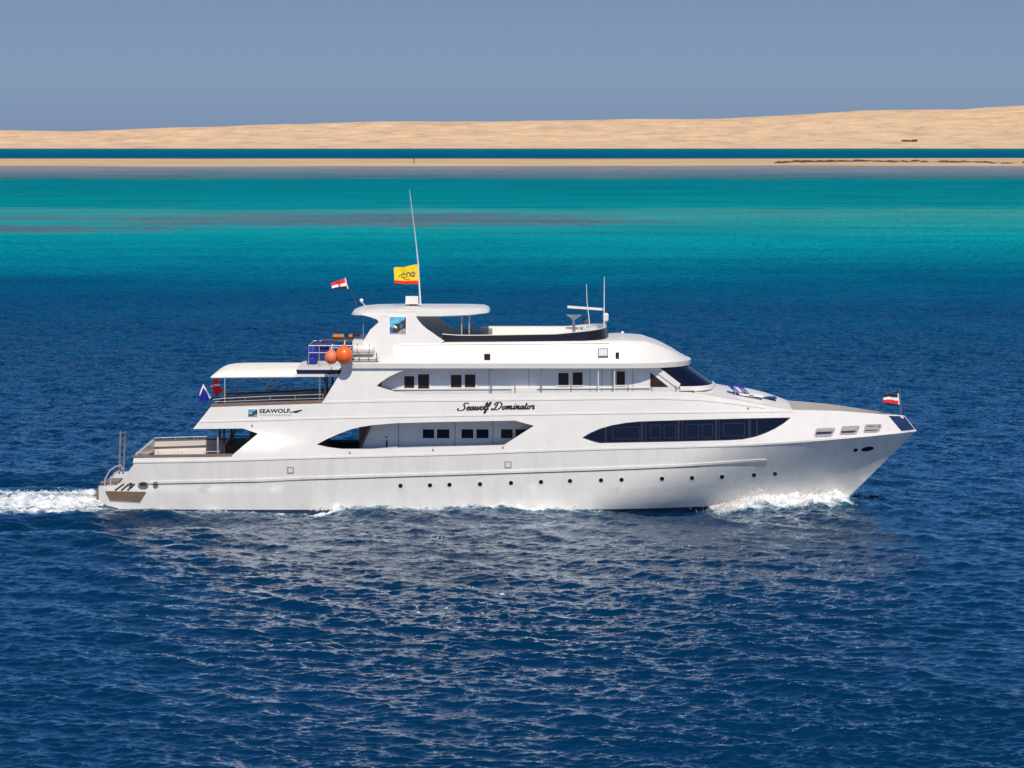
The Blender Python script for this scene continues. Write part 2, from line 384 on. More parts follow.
def sea_material():
    m = bpy.data.materials.new('sea_water'); m.use_nodes = True
    n = m.node_tree.nodes; l = m.node_tree.links; n.clear()
    def N(t, **k):
        o = n.new(t)
        for a, v in k.items(): setattr(o, a, v)
        return o
    def math_(op, a, b=None, c=None, clamp=False):
        q = N('ShaderNodeMath', operation=op); q.use_clamp = clamp
        for i, v in enumerate((a, b, c)):
            if v is None: continue
            if isinstance(v, (int, float)): q.inputs[i].default_value = v
            else: l.new(v, q.inputs[i])
        return q.outputs[0]
    geo = N('ShaderNodeNewGeometry'); sep = N('ShaderNodeSeparateXYZ'); l.new(geo.outputs['Position'], sep.inputs[0])
    x, y = sep.outputs[0], sep.outputs[1]
    def noise(scale, sx, sy, det=5, rough=0.55, off=0.0):
        mp = N('ShaderNodeMapping'); mp.inputs['Scale'].default_value = (sx, sy, 1); mp.inputs['Location'].default_value = (off, off * 0.7, 0)
        l.new(geo.outputs['Position'], mp.inputs[0])
        z = N('ShaderNodeTexNoise'); z.inputs['Scale'].default_value = scale; z.inputs['Detail'].default_value = det; z.inputs['Roughness'].default_value = rough
        l.new(mp.outputs[0], z.inputs['Vector']); return z.outputs[0]
    # the sea bed shelves away from the sand bar: depth zones by distance north of the yacht
    d = math_('MAXIMUM', math_('ADD', y, 150), 60)
    ld = math_('LOGARITHM', d, 10)
    w1 = math_('MULTIPLY', math_('SUBTRACT', noise(1, 0.0045, 0.007, 4), 0.5), 0.10)
    w2 = math_('MULTIPLY', math_('SUBTRACT', noise(1, 0.022, 0.040, 5), 0.5), 0.06)
    w3 = math_('MULTIPLY', math_('SUBTRACT', noise(1, 0.03, 0.008, 6, 0.7, 31), 0.5), 0.09)
    ldw = math_('ADD', ld, math_('ADD', w3, math_('ADD', w1, w2)))
    t = math_('DIVIDE', math_('SUBTRACT', ldw, 2.0), 2.0, clamp=True)        # 100 m .. 10 km
    ramp = N('ShaderNodeValToRGB'); l.new(t, ramp.inputs[0]); cr = ramp.color_ramp
    def td(py): return (math.log10(CH * F / (py - HZ)) - 2.0) / 2.0
    stops = [(700, DEEP), (420, DEEP), (345, DEEP0), (300, DEEP1), (281, DEEP2), (266, TEAL0), (250, TEAL1), (237, TEAL2), (222, TEAL3), (212, TEAL4),
             (206, TEAL5), (186, TEAL6), (180.5, TEAL7), (178, FLAT0), (174, FLAT1), (169.5, FLAT15), (166.3, FLAT2), (159.5, CHAN0), (157, CHAN1), (151, CHAN2), (149.2, CHAN3)]
    cr.elements[0].position = td(stops[0][0]) if td(stops[0][0]) > 0 else 0; cr.elements[0].color = (*stops[0][1], 1)
    cr.elements[1].position = td(stops[-1][0]); cr.elements[1].color = (*stops[-1][1], 1)
    for py, c in stops[1:-1]:
        e = cr.elements.new(td(py)); e.color = (*c, 1)
    col = ramp.outputs[0]
    # reef patches: coral heads and weed on pale sand, seen through shallow water
    def mixc(fac, a, b):
        q = N('ShaderNodeMix', data_type='RGBA')
        l.new(fac, q.inputs[0]) if not isinstance(fac, float) else None
        for i, v in ((6, a), (7, b)):
            if isinstance(v, tuple): q.inputs[i].default_value = (*v, 1)
            else: l.new(v, q.inputs[i])
        return q.outputs[2]
    mixc_ = mixc
    def ellipse(cx, cd, rx, rd):
        a = math_('DIVIDE', math_('SUBTRACT', x, cx), rx); b = math_('DIVIDE', math_('SUBTRACT', d, cd), rd)
        e = math_('SUBTRACT', 1.0, math_('ADD', math_('MULTIPLY', a, a), math_('MULTIPLY', b, b)))
        return e
    rn = math_('MULTIPLY', math_('SUBTRACT', noise(1, 0.035, 0.03, 7, 0.7, 3.0), 0.5), 3.4)
    spk = math_('MULTIPLY', math_('SUBTRACT', noise(1, 0.45, 0.10, 5, 0.75, 8.0), 0.30), 2.2)
    for cx, cd, rx, rd, st in REEFS:
        e = math_('MULTIPLY', math_('ADD', ellipse(cx, cd, rx, rd), rn), 1.6, clamp=True)
        f = math_('MULTIPLY', e, math_('ADD', math_('MULTIPLY', spk, 1.5), st - 1.15), clamp=True)
        col = mixc(f, col, REEFC)
    # broad streaks of wind on the water change its tone a little
    stk = noise(1, 0.012, 0.035, 5, 0.65, 20.0)
    mr = N('ShaderNodeMapRange'); l.new(stk, mr.inputs[0]); mr.inputs[1].default_value = 0.3; mr.inputs[2].default_value = 0.7; mr.inputs[3].default_value = 0.78; mr.inputs[4].default_value = 1.20
    vm = N('ShaderNodeVectorMath', operation='SCALE'); l.new(col, vm.inputs[0]); l.new(mr.outputs[0], vm.inputs['Scale']); col = vm.outputs[0]
    # ripples
    hgt = math_('ADD', math_('MULTIPLY', noise(1, 1.6, 2.6, 5, 0.6), 0.20), math_('MULTIPLY', noise(1, 6.0, 9.0, 3, 0.6, 4), 0.05))
    b = N('ShaderNodeBump'); b.inputs['Strength'].default_value = 1.0; b.inputs['Distance'].default_value = BUMP; l.new(hgt, b.inputs['Height'])
    hg2 = noise(1, 0.55, 0.26, 4, 0.6, 9)
    b2 = N('ShaderNodeBump'); b2.inputs['Strength'].default_value = 1.0
    far = N('ShaderNodeMapRange'); l.new(d, far.inputs[0]); far.inputs[1].default_value = 130; far.inputs[2].default_value = 500; far.inputs[3].default_value = 0.2; far.inputs[4].default_value = BUMPFAR
    l.new(far.outputs[0], b2.inputs['Distance']); l.new(hg2, b2.inputs['Height']); l.new(b.outputs[0], b2.inputs['Normal'])
    dif = N('ShaderNodeBsdfDiffuse'); l.new(col, dif.inputs[0]); l.new(b2.outputs[0], dif.inputs['Normal'])
    gl = N('ShaderNodeBsdfGlossy'); gt = N('ShaderNodeMapRange'); l.new(d, gt.inputs[0]); gt.inputs[1].default_value = 150; gt.inputs[2].default_value = 380; gc = mixc_(gt.outputs[0], GLC, (0.14, 0.70, 1.0)); l.new(gc, gl.inputs['Color']); l.new(b2.outputs[0], gl.inputs['Normal'])  # far reflections get their blue from the gloss colour, stronger with distance
    rg = N('ShaderNodeMapRange'); l.new(d, rg.inputs[0]); rg.inputs[1].default_value = 90; rg.inputs[2].default_value = 900; rg.inputs[3].default_value = 0.05; rg.inputs[4].default_value = 0.22
    l.new(rg.outputs[0], gl.inputs['Roughness'])
    fr = N('ShaderNodeFresnel'); fr.inputs['IOR'].default_value = 1.33; l.new(b2.outputs[0], fr.inputs['Normal'])
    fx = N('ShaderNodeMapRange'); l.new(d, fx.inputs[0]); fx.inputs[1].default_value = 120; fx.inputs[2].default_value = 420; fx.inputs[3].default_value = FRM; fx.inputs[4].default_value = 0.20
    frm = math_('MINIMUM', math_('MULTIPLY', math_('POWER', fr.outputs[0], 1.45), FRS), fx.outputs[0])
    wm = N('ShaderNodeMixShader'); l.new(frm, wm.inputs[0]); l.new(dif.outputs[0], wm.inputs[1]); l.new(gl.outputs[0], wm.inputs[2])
    # foam
    fa = N('ShaderNodeAttribute'); fa.attribute_name = 'foam'
    fn = math_('ADD', math_('MULTIPLY', noise(1, 1.1, 1.9, 7, 0.68, 2), 0.75), math_('MULTIPLY', noise(1, 5, 7, 4, 0.7, 6), 0.25))
    fm = N('ShaderNodeMapRange'); fm.interpolation_type = 'SMOOTHSTEP'
    l.new(math_('ADD', fa.outputs['Fac'], math_('MULTIPLY', math_('SUBTRACT', fn, 0.5), 1.9)), fm.inputs[0]); fm.inputs[1].default_value = 0.30; fm.inputs[2].default_value = 0.85
    gate = math_('MULTIPLY', fa.outputs['Fac'], 6.0, clamp=True)
    ff = math_('MULTIPLY', fm.outputs[0], gate)
    fd = N('ShaderNodeBsdfDiffuse'); fd.inputs[0].default_value = (0.80, 0.83, 0.85, 1)
    # aerated water round the foam is paler and greener
    aer = math_('MULTIPLY', math_('MULTIPLY', fa.outputs['Fac'], fn), 0.75, clamp=True)
    ad = N('ShaderNodeBsdfDiffuse'); ad.inputs[0].default_value = (0.12, 0.36, 0.42, 1)
    am = N('ShaderNodeMixShader'); l.new(aer, am.inputs[0]); l.new(wm.outputs[0], am.inputs[1]); l.new(ad.outputs[0], am.inputs[2])
    fmx = N('ShaderNodeMixShader'); l.new(ff, fmx.inputs[0]); l.new(am.outputs[0], fmx.inputs[1]); l.new(fd.outputs[0], fmx.inputs[2])
    out = N('ShaderNodeOutputMaterial'); l.new(fmx.outputs[0], out.inputs[0])
    return m
DEEP = (0.0002, 0.023, 0.068); DEEP0 = (0.0003, 0.037, 0.092); DEEP1 = (0.0004, 0.066, 0.155); DEEP2 = (0.0004, 0.12, 0.22); TEAL0 = (0.0006, 0.21, 0.31)
TEAL1 = (0.0008, 0.32, 0.38); TEAL2 = (0.002, 0.41, 0.43); TEAL3 = (0.03, 0.42, 0.41); TEAL4 = (0.07, 0.43, 0.39); TEAL5 = (0.002, 0.35, 0.36)
TEAL6 = (0.001, 0.28, 0.31); TEAL7 = (0.002, 0.29, 0.31); FLAT0 = (0.08, 0.23, 0.25); FLAT1 = (0.17, 0.28, 0.31); FLAT15 = (0.30, 0.33, 0.38); FLAT2 = (0.44, 0.38, 0.34)
CHAN0 = (0.10, 0.14, 0.22); CHAN1 = (0.001, 0.115, 0.195); CHAN2 = (0.001, 0.16, 0.24); CHAN3 = (0.02, 0.20, 0.22)
REEFC = (0.15, 0.24, 0.275)
REEFS = [(-140, 622, 76, 46, 1.35), (-30, 692, 72, 66, 1.35), (-90, 705, 90, 24, 1.0)]
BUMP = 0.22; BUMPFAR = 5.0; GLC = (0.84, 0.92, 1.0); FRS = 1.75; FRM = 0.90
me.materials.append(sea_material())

# ================================================================== ISLAND AND SAND BAR
def vnoise(x, y, seed, oct=5, gain=0.5):
    g = np.random.default_rng(seed); T = g.random((256, 256)); o = np.zeros_like(x); a = 1.0; s = 0
    for k in range(oct):
        u = x * 2 ** k + 17 * k; v = y * 2 ** k + 5 * k
        i = np.floor(u).astype(int); j = np.floor(v).astype(int); fu = u - i; fv = v - j
        fu = fu * fu * (3 - 2 * fu); fv = fv * fv * (3 - 2 * fv); i %= 256; j %= 256; i1 = (i + 1) % 256; j1 = (j + 1) % 256
        o += a * ((T[j, i] * (1 - fu) + T[j, i1] * fu) * (1 - fv) + (T[j1, i] * (1 - fu) + T[j1, i1] * fu) * fv - 0.5); s += a; a *= gain
    return o / s
def npmesh(name, X, Y, Z, m, kind=None):
    nr, nc = X.shape; me = bpy.data.meshes.new(name)
    me.vertices.add(nr * nc); me.vertices.foreach_set('co', np.stack([X, Y, Z], -1).reshape(-1).astype(np.float32))
    ii = np.arange((nr - 1) * (nc - 1)); b0 = ii // (nc - 1) * nc + ii % (nc - 1)
    q = np.stack([b0, b0 + 1, b0 + nc + 1, b0 + nc], -1).astype(np.int32)
    me.loops.add(q.size); me.polygons.add(len(q)); me.loops.foreach_set('vertex_index', q.reshape(-1))
    me.polygons.foreach_set('loop_start', np.arange(0, q.size, 4, dtype=np.int32)); me.polygons.foreach_set('use_smooth', np.ones(len(q), bool)); me.update(calc_edges=True)
    me.materials.append(m); o = bpy.data.objects.new(name, me); COL.objects.link(o)
    if kind: o['kind'] = kind
    return o
def sand_material(name, c1, c2, c3, sx, sy, bump):
    m = bpy.data.materials.new(name); m.use_nodes = True; n = m.node_tree.nodes; l = m.node_tree.links; p = n['Principled BSDF']
    p.inputs['Roughness'].default_value = 0.95; p.inputs['Specular IOR Level'].default_value = 0.1
    g = n.new('ShaderNodeNewGeometry'); mp = n.new('ShaderNodeMapping'); mp.inputs['Scale'].default_value = (sx, sy, sx * 6); l.new(g.outputs['Position'], mp.inputs[0])
    z = n.new('ShaderNodeTexNoise'); z.inputs['Scale'].default_value = 1; z.inputs['Detail'].default_value = 9; z.inputs['Roughness'].default_value = 0.65; l.new(mp.outputs[0], z.inputs['Vector'])
    r = n.new('ShaderNodeValToRGB'); l.new(z.outputs[0], r.inputs[0])
    r.color_ramp.elements[0].position = 0.34; r.color_ramp.elements[0].color = (*c3, 1); r.color_ramp.elements[1].position = 0.62; r.color_ramp.elements[1].color = (*c1, 1)
    e = r.color_ramp.elements.new(0.46); e.color = (*c2, 1); l.new(r.outputs[0], p.inputs['Base Color'])
    b = n.new('ShaderNodeBump'); b.inputs['Distance'].default_value = bump; l.new(z.outputs[0], b.inputs['Height']); l.new(b.outputs[0], p.inputs['Normal'])
    return m
M['island'] = sand_material('desert_sand', (0.68, 0.48, 0.305), (0.60, 0.42, 0.265), (0.49, 0.335, 0.215), 0.014, 0.012, 8)
M['bar'] = sand_material('wet_sand', (0.60, 0.44, 0.30), (0.54, 0.37, 0.19), (0.36, 0.31, 0.27), 0.006, 0.010, 0.5)
ridge_px = [-400, 0, 75, 170, 225, 255, 320, 380, 512, 612, 662, 722, 812, 862, 912, 962, 987, 1024, 1400]
ridge_py = [134, 130.3, 131.5, 127.8, 127, 125.5, 123, 121.5, 121.5, 119.3, 119, 119, 114.5, 111, 109.3, 108.8, 106.8, 105, 103]
ix = np.linspace(-4200, 4200, 1100); iy = np.concatenate([np.linspace(7080, 8400, 170), np.linspace(8420, 10500, 30)])
IX, IY = np.meshgrid(ix, iy)
px = 512 + IX / (8000 + 150) * F
rh = CH + (HZ - np.interp(px, ridge_px, ridge_py)) * 8150 / F
shore = 7120 + 45 * vnoise(IX / 700, IX * 0 + 3, 4) * 2
tt = np.clip((IY - shore) / (8000 - shore), 0, None)
prof = np.interp(tt, [0, 0.04, 0.15, 0.45, 0.75, 1.0, 1.3, 2.6], [0, 0.055, 0.14, 0.46, 0.80, 1.0, 0.93, 0.5])
IZ = rh * prof * (1 + 0.10 * vnoise(IX / 500, IY / 240, 9) * np.clip(tt * 2, 0, 1))
IZ += (vnoise(IX / 150 + IY / 300, IY / 70, 12, 6, 0.6) * 26 * np.clip(tt * 3, 0, 1) * (1 - 0.75 * ss(0.75, 1.0, tt)))
IZ = np.where(IY < shore, -2.0, np.maximum(IZ, 0.4))
island = npmesh('island', IX, IY, IZ, M['island'], 'structure')
bx_ = np.linspace(-1500, 1500, 700); by_ = np.linspace(1990, 3150, 150); BX, BY = np.meshgrid(bx_, by_)
s0 = 2130 + 150 * vnoise(BX / 260, BX * 0 + 1, 21, 4) - 60 * ss(150, 500, BX); s1 = 3060 + 60 * vnoise(BX / 300, BX * 0 + 7, 22)
e_ = np.minimum(BY - s0, s1 - BY)
BZ = -0.5 + 1.0 * np.clip(e_ / 120, -1, 1) + 0.5 * np.clip((BY - 2700) / 300, 0, 1) * (e_ > 0) + 0.25 * vnoise(BX / 60, BY / 40, 23)
BZ += 1.2 * ss(150, 450, BX) * np.clip(e_ / 300, 0, 1)
bar = npmesh('sandbar', BX, BY - 150, BZ, M['bar'], 'structure')
# line of rocks on the sand bar
rk = MB()
def rock(mb, c, s):
    rows = []
    for i in range(5):
        th = math.pi * i / 4
        rows.append([(c[0] + s[0] * math.sin(th) * math.cos(2 * math.pi * k / 7) * random.uniform(0.7, 1.2), c[1] + s[1] * math.sin(th) * math.sin(2 * math.pi * k / 7) * random.uniform(0.7, 1.2), c[2] + s[2] * math.cos(th) * random.uniform(0.8, 1.15)) for k in range(7)])
        rows[-1].append(rows[-1][0])
    mb.grid(rows)
for i in range(620):
    f = random.random(); pxx = 779 + f * 560
    py = np.interp(pxx, [779, 800, 870, 930, 1024, 1340], [163.4, 162.6, 162.4, 163.2, 164.2, 166]) + random.gauss(0, 0.25)
    if random.random() < 0.35 + 0.3 * math.sin(pxx * 0.07) * math.sin(pxx * 0.021): continue
    dd = CH * F / (py - HZ) * 0.985; s = random.uniform(0.8, 2.6)
    rock(rk, ((pxx - 512) * dd / F, dd - 150, 0.9), (s * 2.2, s * 1.5, s * random.uniform(0.35, 0.75)))
tag(rk.build('shore_rocks', M['rock'], smooth=0), 'dark low rocks strewn in a line along the right part of the sandbar', 'rocks', kind='stuff')
def ground(o, x, y):
    i = int(np.argmin(abs(iy - y))); j = int(np.argmin(abs(ix - x))); return float(IZ[i, j])
for (pxx, py, w, lb) in ((908, 133, 20, 'wide dark rocky outcrop on the lower slope of the sandy island'), (915, 133, 9, 'small dark rock just right of the wide outcrop on the island slope')):
    dd = 7450.0; x = (pxx - 512) * dd / F; y = dd - 150; k = MB(); z = ground(None, x, y)
    for q in range(7): rock(k, (x + random.uniform(-w, w) * 0.6, y + random.uniform(-5, 5), z + 1), (w * 0.35, 6, random.uniform(2, 4.0)))
    tag(k.build('rock_outcrop', M['rock'], smooth=0), lb, 'rock', 'rock outcrops on the island')
k = MB(); dd = 2400.0; x = (414 - 512) * dd / F
k.tube([(x, dd - 150, -0.5), (x, dd - 150, 4.0)], [0.35, 0.25], 8)
mp_ = k.build('marker_post', M['rock']); tag(mp_, 'short dark marker post standing alone on the sandbar', 'post')
k = MB(); k.lathe((x, dd - 150, 3.5), [(0.1, 0), (0.55, 0.1), (0.55, 1.1), (0.1, 1.3)], 10); k.build('topmark', M['rock'], mp_)

# ================================================================== THE YACHT
yacht = thing('motor_yacht', (0, 0, 0), 'long white three-deck motor yacht under way on the blue sea', 'yacht')
PORT = {}
WHOLE = {'hull', 'hull_bottom', 'main_deckhouse', 'upper_deckhouse', 'dark_bar_counter', 'helm_seat', 'life_raft_cradle', 'stairway', 'raised_gangway', 'inclined_ladder', 'upper_rail', 'cockpit_rail', 'boat_deck_rail',
         'ladder_handrail', 'radar_pedestal', 'anchor_lamp', 'small_print', 'fleet_swoosh', 'navigation_light', 'awning_hoop_', 'cushioned_bench', 'picture_patch', 'flybridge_base', 'hardtop', 'painted_slot_shade', 'foredeck_trunk', 'wheelhouse_base'}
def islands(mb):
    par = list(range(len(mb.V)))
    def fnd(i):
        while par[i] != i: par[i] = par[par[i]]; i = par[i]
        return i
    key = {}
    for i, v in enumerate(mb.V):
        k = (round(v[0], 4), round(v[1], 4), round(v[2], 4))
        if k in key: par[fnd(i)] = fnd(key[k])
        else: key[k] = i
    for f in mb.F:
        for j in f[1:]: par[fnd(j)] = fnd(f[0])
    g = {}
    for f in mb.F: g.setdefault(fnd(f[0]), []).append(f)
    out = []
    for fs in g.values():
        ids = sorted({i for f in fs for i in f}); mp = {q: k for k, q in enumerate(ids)}
        q = MB(); q.V = [mb.V[i] for i in ids]; q.F = [tuple(mp[i] for i in f) for f in fs]; out.append(q)
    return out
def part(name, mb, m, parent=None, smooth=35, label=None):
    if name not in WHOLE:
        isl = islands(mb)
        if 1 < len(isl) <= 24:
            first = port = None
            for q in isl:
                side_p = sum(v[1] for v in q.V) / len(q.V) > 0.01
                pr = parent or yacht
                if side_p and pr.name in PORT: pr = PORT[pr.name]
                o = q.build(name, m, pr, smooth)
                if side_p: port = port or o
                else: first = first or o
            if first and port: PORT[first.name] = port
            return first or port
    o = mb.build(name, m, parent or yacht, smooth)
    if label: o['label'] = label
    return o
# --- hull
def xstern(z):
    return float(np.interp(z, [-1, 0.05, 0.35, 0.6, 1.25, 1.2501, 2.5, 4], [-18.2, -18.9, -20.0, -20.35, -20.35, -19.45, -18.5, -18.4]))
levels = [-1.0, -0.5, -0.1, 0.16, 0.1601, 0.35, 0.6, 0.9, 1.25, 1.2501, 1.6, 2.0, 2.4, 2.8, 3.2, 3.7]
SS = np.concatenate([np.linspace(0, 0.6, 46), np.linspace(0.6, 1, 60)[1:]])
def hull_rows(lv):
    rows = []
    for v in lv:
        row = []
        for s in SS:
            z = v
            for _ in range(3):
                xs = 16.6 + 1.022 * z; x = xstern(z) + s * (xs - xstern(z)); z = min(v if v <= 1.2501 else 1.2501 + (v - 1.2501) / (3.7 - 1.2501) * (zk(x) - 1.2501), zk(x))
            row.append((x, -halfb(x, z) if s < 1 else 0.0, z))
        rows.append(row)
    return rows
def hull_mesh(lv, name, m):
    mb = MB(); rows = hull_rows(lv)
    mb.grid([list(reversed(r)) for r in rows]); mb.grid([[(p[0], -p[1], p[2]) for p in r] for r in rows])
    # transom
    tr = []
    for r in rows:
        a = r[0]; tr.append([(a[0], a[1] + (-2 * a[1]) * k / 6, a[2]) for k in range(7)])
    mb.grid(tr)
    return part(name, mb, m, smooth=30)
hull = hull_mesh(levels[4:], 'hull', M['hull'])
hull_mesh(levels[:4], 'hull_bottom', M['boot'])
KN = [(133, 462.3), (205, 461), (300, 458), (460, 454), (530, 451.3), (600, 449), (680, 447), (750, 445), (800, 441.6), (830, 439), (870, 435.4), (900, 432.3), (916.0, 430.3)]
mb = MB(); ribbon(mb, S, KN, 1.8, 0.025, 0.035, BOTH); part('sheer_strake', mb, M['white'])
mb = MB(); ribbon(mb, S, [(150, 482.5), (260, 480.3), (300, 478.3), (460, 473.4), (600, 468.8), (680, 465.6), (767, 460)], [2.4, 2.4, 2.4, 2.4, 2.4, 2.4, 2.0, 1.2], 0.045, 0.07, BOTH); part('rub_rail', mb, M['hull'], hull)
for cx, cy in [(400.5, 485.8), (430, 485.3), (449.5, 484.8), (480, 484.2), (511, 483), (541, 482), (570, 481), (601, 480.3), (621.5, 479.8), (662, 478.8), (692, 478), (722, 477), (754, 475.2), (775, 474)]:
    mb = MB(); panel(mb, S, circ(cx, cy, 2.9), [circ(cx, cy, 2.2)], 0.012, 0.02, 6, BOTH, False); r_ = part('porthole', mb, M['hull'], hull)
    mb = MB(); panel(mb, S, circ(cx, cy, 2.25), [], 0.006, 0.01, 6, BOTH, False); part('pane', mb, M['black'], r_)
for x0, y0, w in ((508, 464.8, 3.4), (290.5, 470.3, 3.2)):
    mb = MB(); panel(mb, S, rect(x0 - w, y0 - w, x0 + w, y0 + w), [rect(x0 - w + .8, y0 - w + .8, x0 + w - .8, y0 + w - .8)], 0.012, 0.02, 6, BOTH, False); h_ = part('hatch', mb, M['grey'], hull)
    mb = MB(); panel(mb, S, rect(x0 - w + .9, y0 - w + .9, x0 + w - .9, y0 + w - .9), [], 0.02, 0.02, 6, BOTH, False); part('hatch_cover', mb, M['white'], h_)
# anchor pocket and hawse eye
mb = MB(); panel(mb, S, circ(867.5, 449, 6.6, 2.4, 20, R(-10)), [], 0.012, 0.02, 6, BOTH, False); panel(mb, S, circ(855.5, 450.2, 2.4, 1.6, 14, R(-15)), [], 0.012, 0.02, 6, BOTH, False); part('anchor_pocket', mb, M['black'], hull)
mb = MB(); panel(mb, S, circ(867.5, 449, 7.4, 3.0, 20, R(-10)), [circ(867.5, 449, 6.5, 2.3, 20, R(-10))], 0.02, 0.03, 6, BOTH, False); part('pocket_rim', mb, M['hull'], hull)
# stern: wooden guard, grille slots, fairleads
mb = MB(); panel(mb, S, [(105.5, 491), (146, 491.8), (140, 501.5), (110, 500)], [], 0.05, 0.06, 6, BOTH); part('wooden_guard', mb, M['teakd'], hull)
mb = MB()
for q in range(3): ribbon(mb, S, [(115 + q * 6.2, 490.2), (124.0 + q * 5.4, 483.8)], 1.5, 0.02, 0.03, BOTH)
part('grille_slots', mb, M['dark'], hull)
for cx, cy, rx, ry in ((143.3, 484.6, 5.2, 3.0), (155.6, 484.2, 2.7, 2.6), (131, 484.4, 2.3, 2.0)):
    mb = MB(); panel(mb, S, circ(cx, cy, rx, ry), [circ(cx, cy, rx * .72, ry * .62)], 0.07, 0.08, 6, BOTH, False); f_ = part('fairlead', mb, M['grey'], hull)
    mb = MB(); panel(mb, S, circ(cx, cy, rx * .73, ry * .63), [], 0.02, 0.03, 6, BOTH, False); part('fairlead_opening', mb, M['dark'], f_)
mb = MB(); ribbon(mb, S, [(146, 483.9), (258, 481.9)], 0.8, 0.012, 0.02, BOTH); ribbon(mb, S, [(300, 480.2), (460, 475.4), (600, 470.9), (700, 466.8)], 0.7, 0.012, 0.02, BOTH); part('painted_rail_shadow', mb, M['grey'], hull)  # thin grey strips paint in the shadow line below the rub rail
mb = MB(); mb.box((-19.95, -1.2, 1.27), (0.7, 2.6, 0.05)); part('swim_platform', mb, M['teak'])
mb = MB(); mb.box((-20.42, 0, 0.85), (0.10, 6.6, 0.5)); part('platform_fender', mb, M['teakd'])
# --- decks
def deckplate(x0, x1, z, th, inset, n=50, cap=None):
    mb = MB(); T = []
    for i in range(n + 1):
        x = x0 + (x1 - x0) * i / n; b = max(halfb(x, z) - inset, 0.02)
        if cap: b = min(b, cap)
        T.append((x, b))
    V = []
    for x, b in T: V += [(x, -b, z), (x, b, z), (x, b, z - th), (x, -b, z - th)]
    Fc = [(4 * i + a, 4 * i + (a + 1) % 4, 4 * i + 4 + (a + 1) % 4, 4 * i + 4 + a) for i in range(n) for a in range(4)] + [(0, 1, 2, 3), (4 * n, 4 * n + 1, 4 * n + 2, 4 * n + 3)]
    mb.add(V, Fc); return mb
part('main_deck', deckplate(-18.35, 14.5, 2.08, 0.12, 0.13), M['teak'])
part('foredeck', deckplate(13.8, 19.3, 3.75, 0.1, 0.14), M['deck'])
part('upper_deck', deckplate(-15.0, 13.9, 4.98, 0.14, 0.14), M['deck'])
# --- side plating with its openings
OUT = KN + [(904.5, 415.6), (887, 414.6), (871, 413.4), (839, 411), (815, 410.3), (794, 410), (775, 407), (755, 403.3), (730, 398.5), (706, 394.5), (690, 392.3), (660, 391.3), (600, 392),
      (500, 393.5), (425, 394.5), (408, 393.8), (395, 391.6), (385, 388.8), (376.5, 386), (381, 382), (389, 376.8), (399, 372), (410, 369.5), (418, 368.2), (343, 368.2), (338, 377), (323, 401.5), (270, 403.5), (212, 405.3), (193, 429),
      (243, 428.4), (258, 433.6), (232, 455.3), (134, 456.8)]
LOW = [(316.5, 444.6), (327, 439), (340, 433.3), (350, 429.6), (360, 427), (372, 425.2), (395, 423.2), (430, 422.2), (460, 421.6), (515, 420.6), (534, 425.8), (504, 445), (440, 447), (370, 449), (342, 449), (328, 447.3)]
WIN = [(582, 437.7), (590, 433), (600, 428.6), (612, 425.2), (626, 422.7), (640, 421.4), (690, 419.8), (750, 418.3), (791, 417.5), (784, 423.3), (775, 428.8), (765, 433.5), (755, 437), (742, 439.6), (728, 440.4), (680, 441.6), (600, 443.2), (593, 441.6)]
BOWH = [[(818, 428.9), (833.5, 428.2), (834.5, 429.8), (831.5, 434.6), (829.5, 435.8), (816, 436.3), (815, 434.9), (816.3, 430.5)],
        [(843.5, 426.8), (858, 426.2), (859, 427.8), (856, 432.4), (854.4, 433.4), (841.3, 433.9), (840.4, 432.5), (842, 428.4)],
        [(866.8, 425.0), (880, 424.6), (881, 426.2), (878.4, 430.6), (876.8, 431.4), (865, 431.8), (864.1, 430.5), (865.4, 426.5)]]
mb = MB(); panel(mb, S, OUT, [LOW, WIN] + BOWH, 0.0, 0.12, 7, (1,))
LOWP = [(316.5, 444.6), (327, 439), (340, 433.3), (350, 429.6), (360, 427), (372, 425.2), (395, 423.2), (430, 422.2), (460, 421.6), (515, 420.6), (534, 425.8), (504, 445), (440, 447), (375, 449), (372, 456.5), (322, 457)]
panel(mb, S, OUT, [LOWP, WIN] + BOWH, 0.0, 0.12, 7, (-1,)); side = part('side_plating', mb, M['white'], smooth=30)
def grow(P, d):
    cx = sum(p[0] for p in P) / len(P); cy = sum(p[1] for p in P) / len(P)
    return [(p[0] + d * (1 if p[0] > cx else -1), p[1] + d * (1 if p[1] > cy else -1)) for p in P]
for h in BOWH:
    mb = MB(); panel(mb, S, grow(h, 0.7), [grow(h, -0.5)], 0.03, 0.16, 6, BOTH, False); part('bow_port_rim', mb, M['steel'], side)
mb = MB(); ribbon(mb, S, [(323, 402.3), (400, 400.6), (500, 399.8), (600, 398.6), (660, 398.2), (700, 399.5), (735, 403.3), (765, 407.5)], 2.0, 0.022, 0.03, BOTH); part('upper_moulding', mb, M['white'], side)
mb = MB(); ribbon(mb, S, [(200, 421.8), (240, 420.6), (330, 418), (460, 415.5), (600, 413.3), (750, 411.6), (792, 411)], 1.6, 0.022, 0.03, BOTH); part('lower_moulding', mb, M['white'], side)
mb = MB(); ribbon(mb, S, [(132, 456.2), (232, 454.8)], 2.0, 0.04, 0.14, BOTH); part('wooden_cap_rail', mb, M['teakd'], side)
mb = MB(); ribbon(mb, S, [(211, 405), (270, 403.0), (322, 401.4)], 2.4, 0.04, 0.14, BOTH); part('upper_cap_rail', mb, M['teakd'], side)
# blue screens at the stem head
mb = MB(); panel(mb, S, [(889, 415.8), (904.0, 416.0), (914.6, 429.3), (901.5, 430.6)], [], 0.05, 0.045, 3, BOTH); part('bow_screen', mb, M['bluepanel'], side)
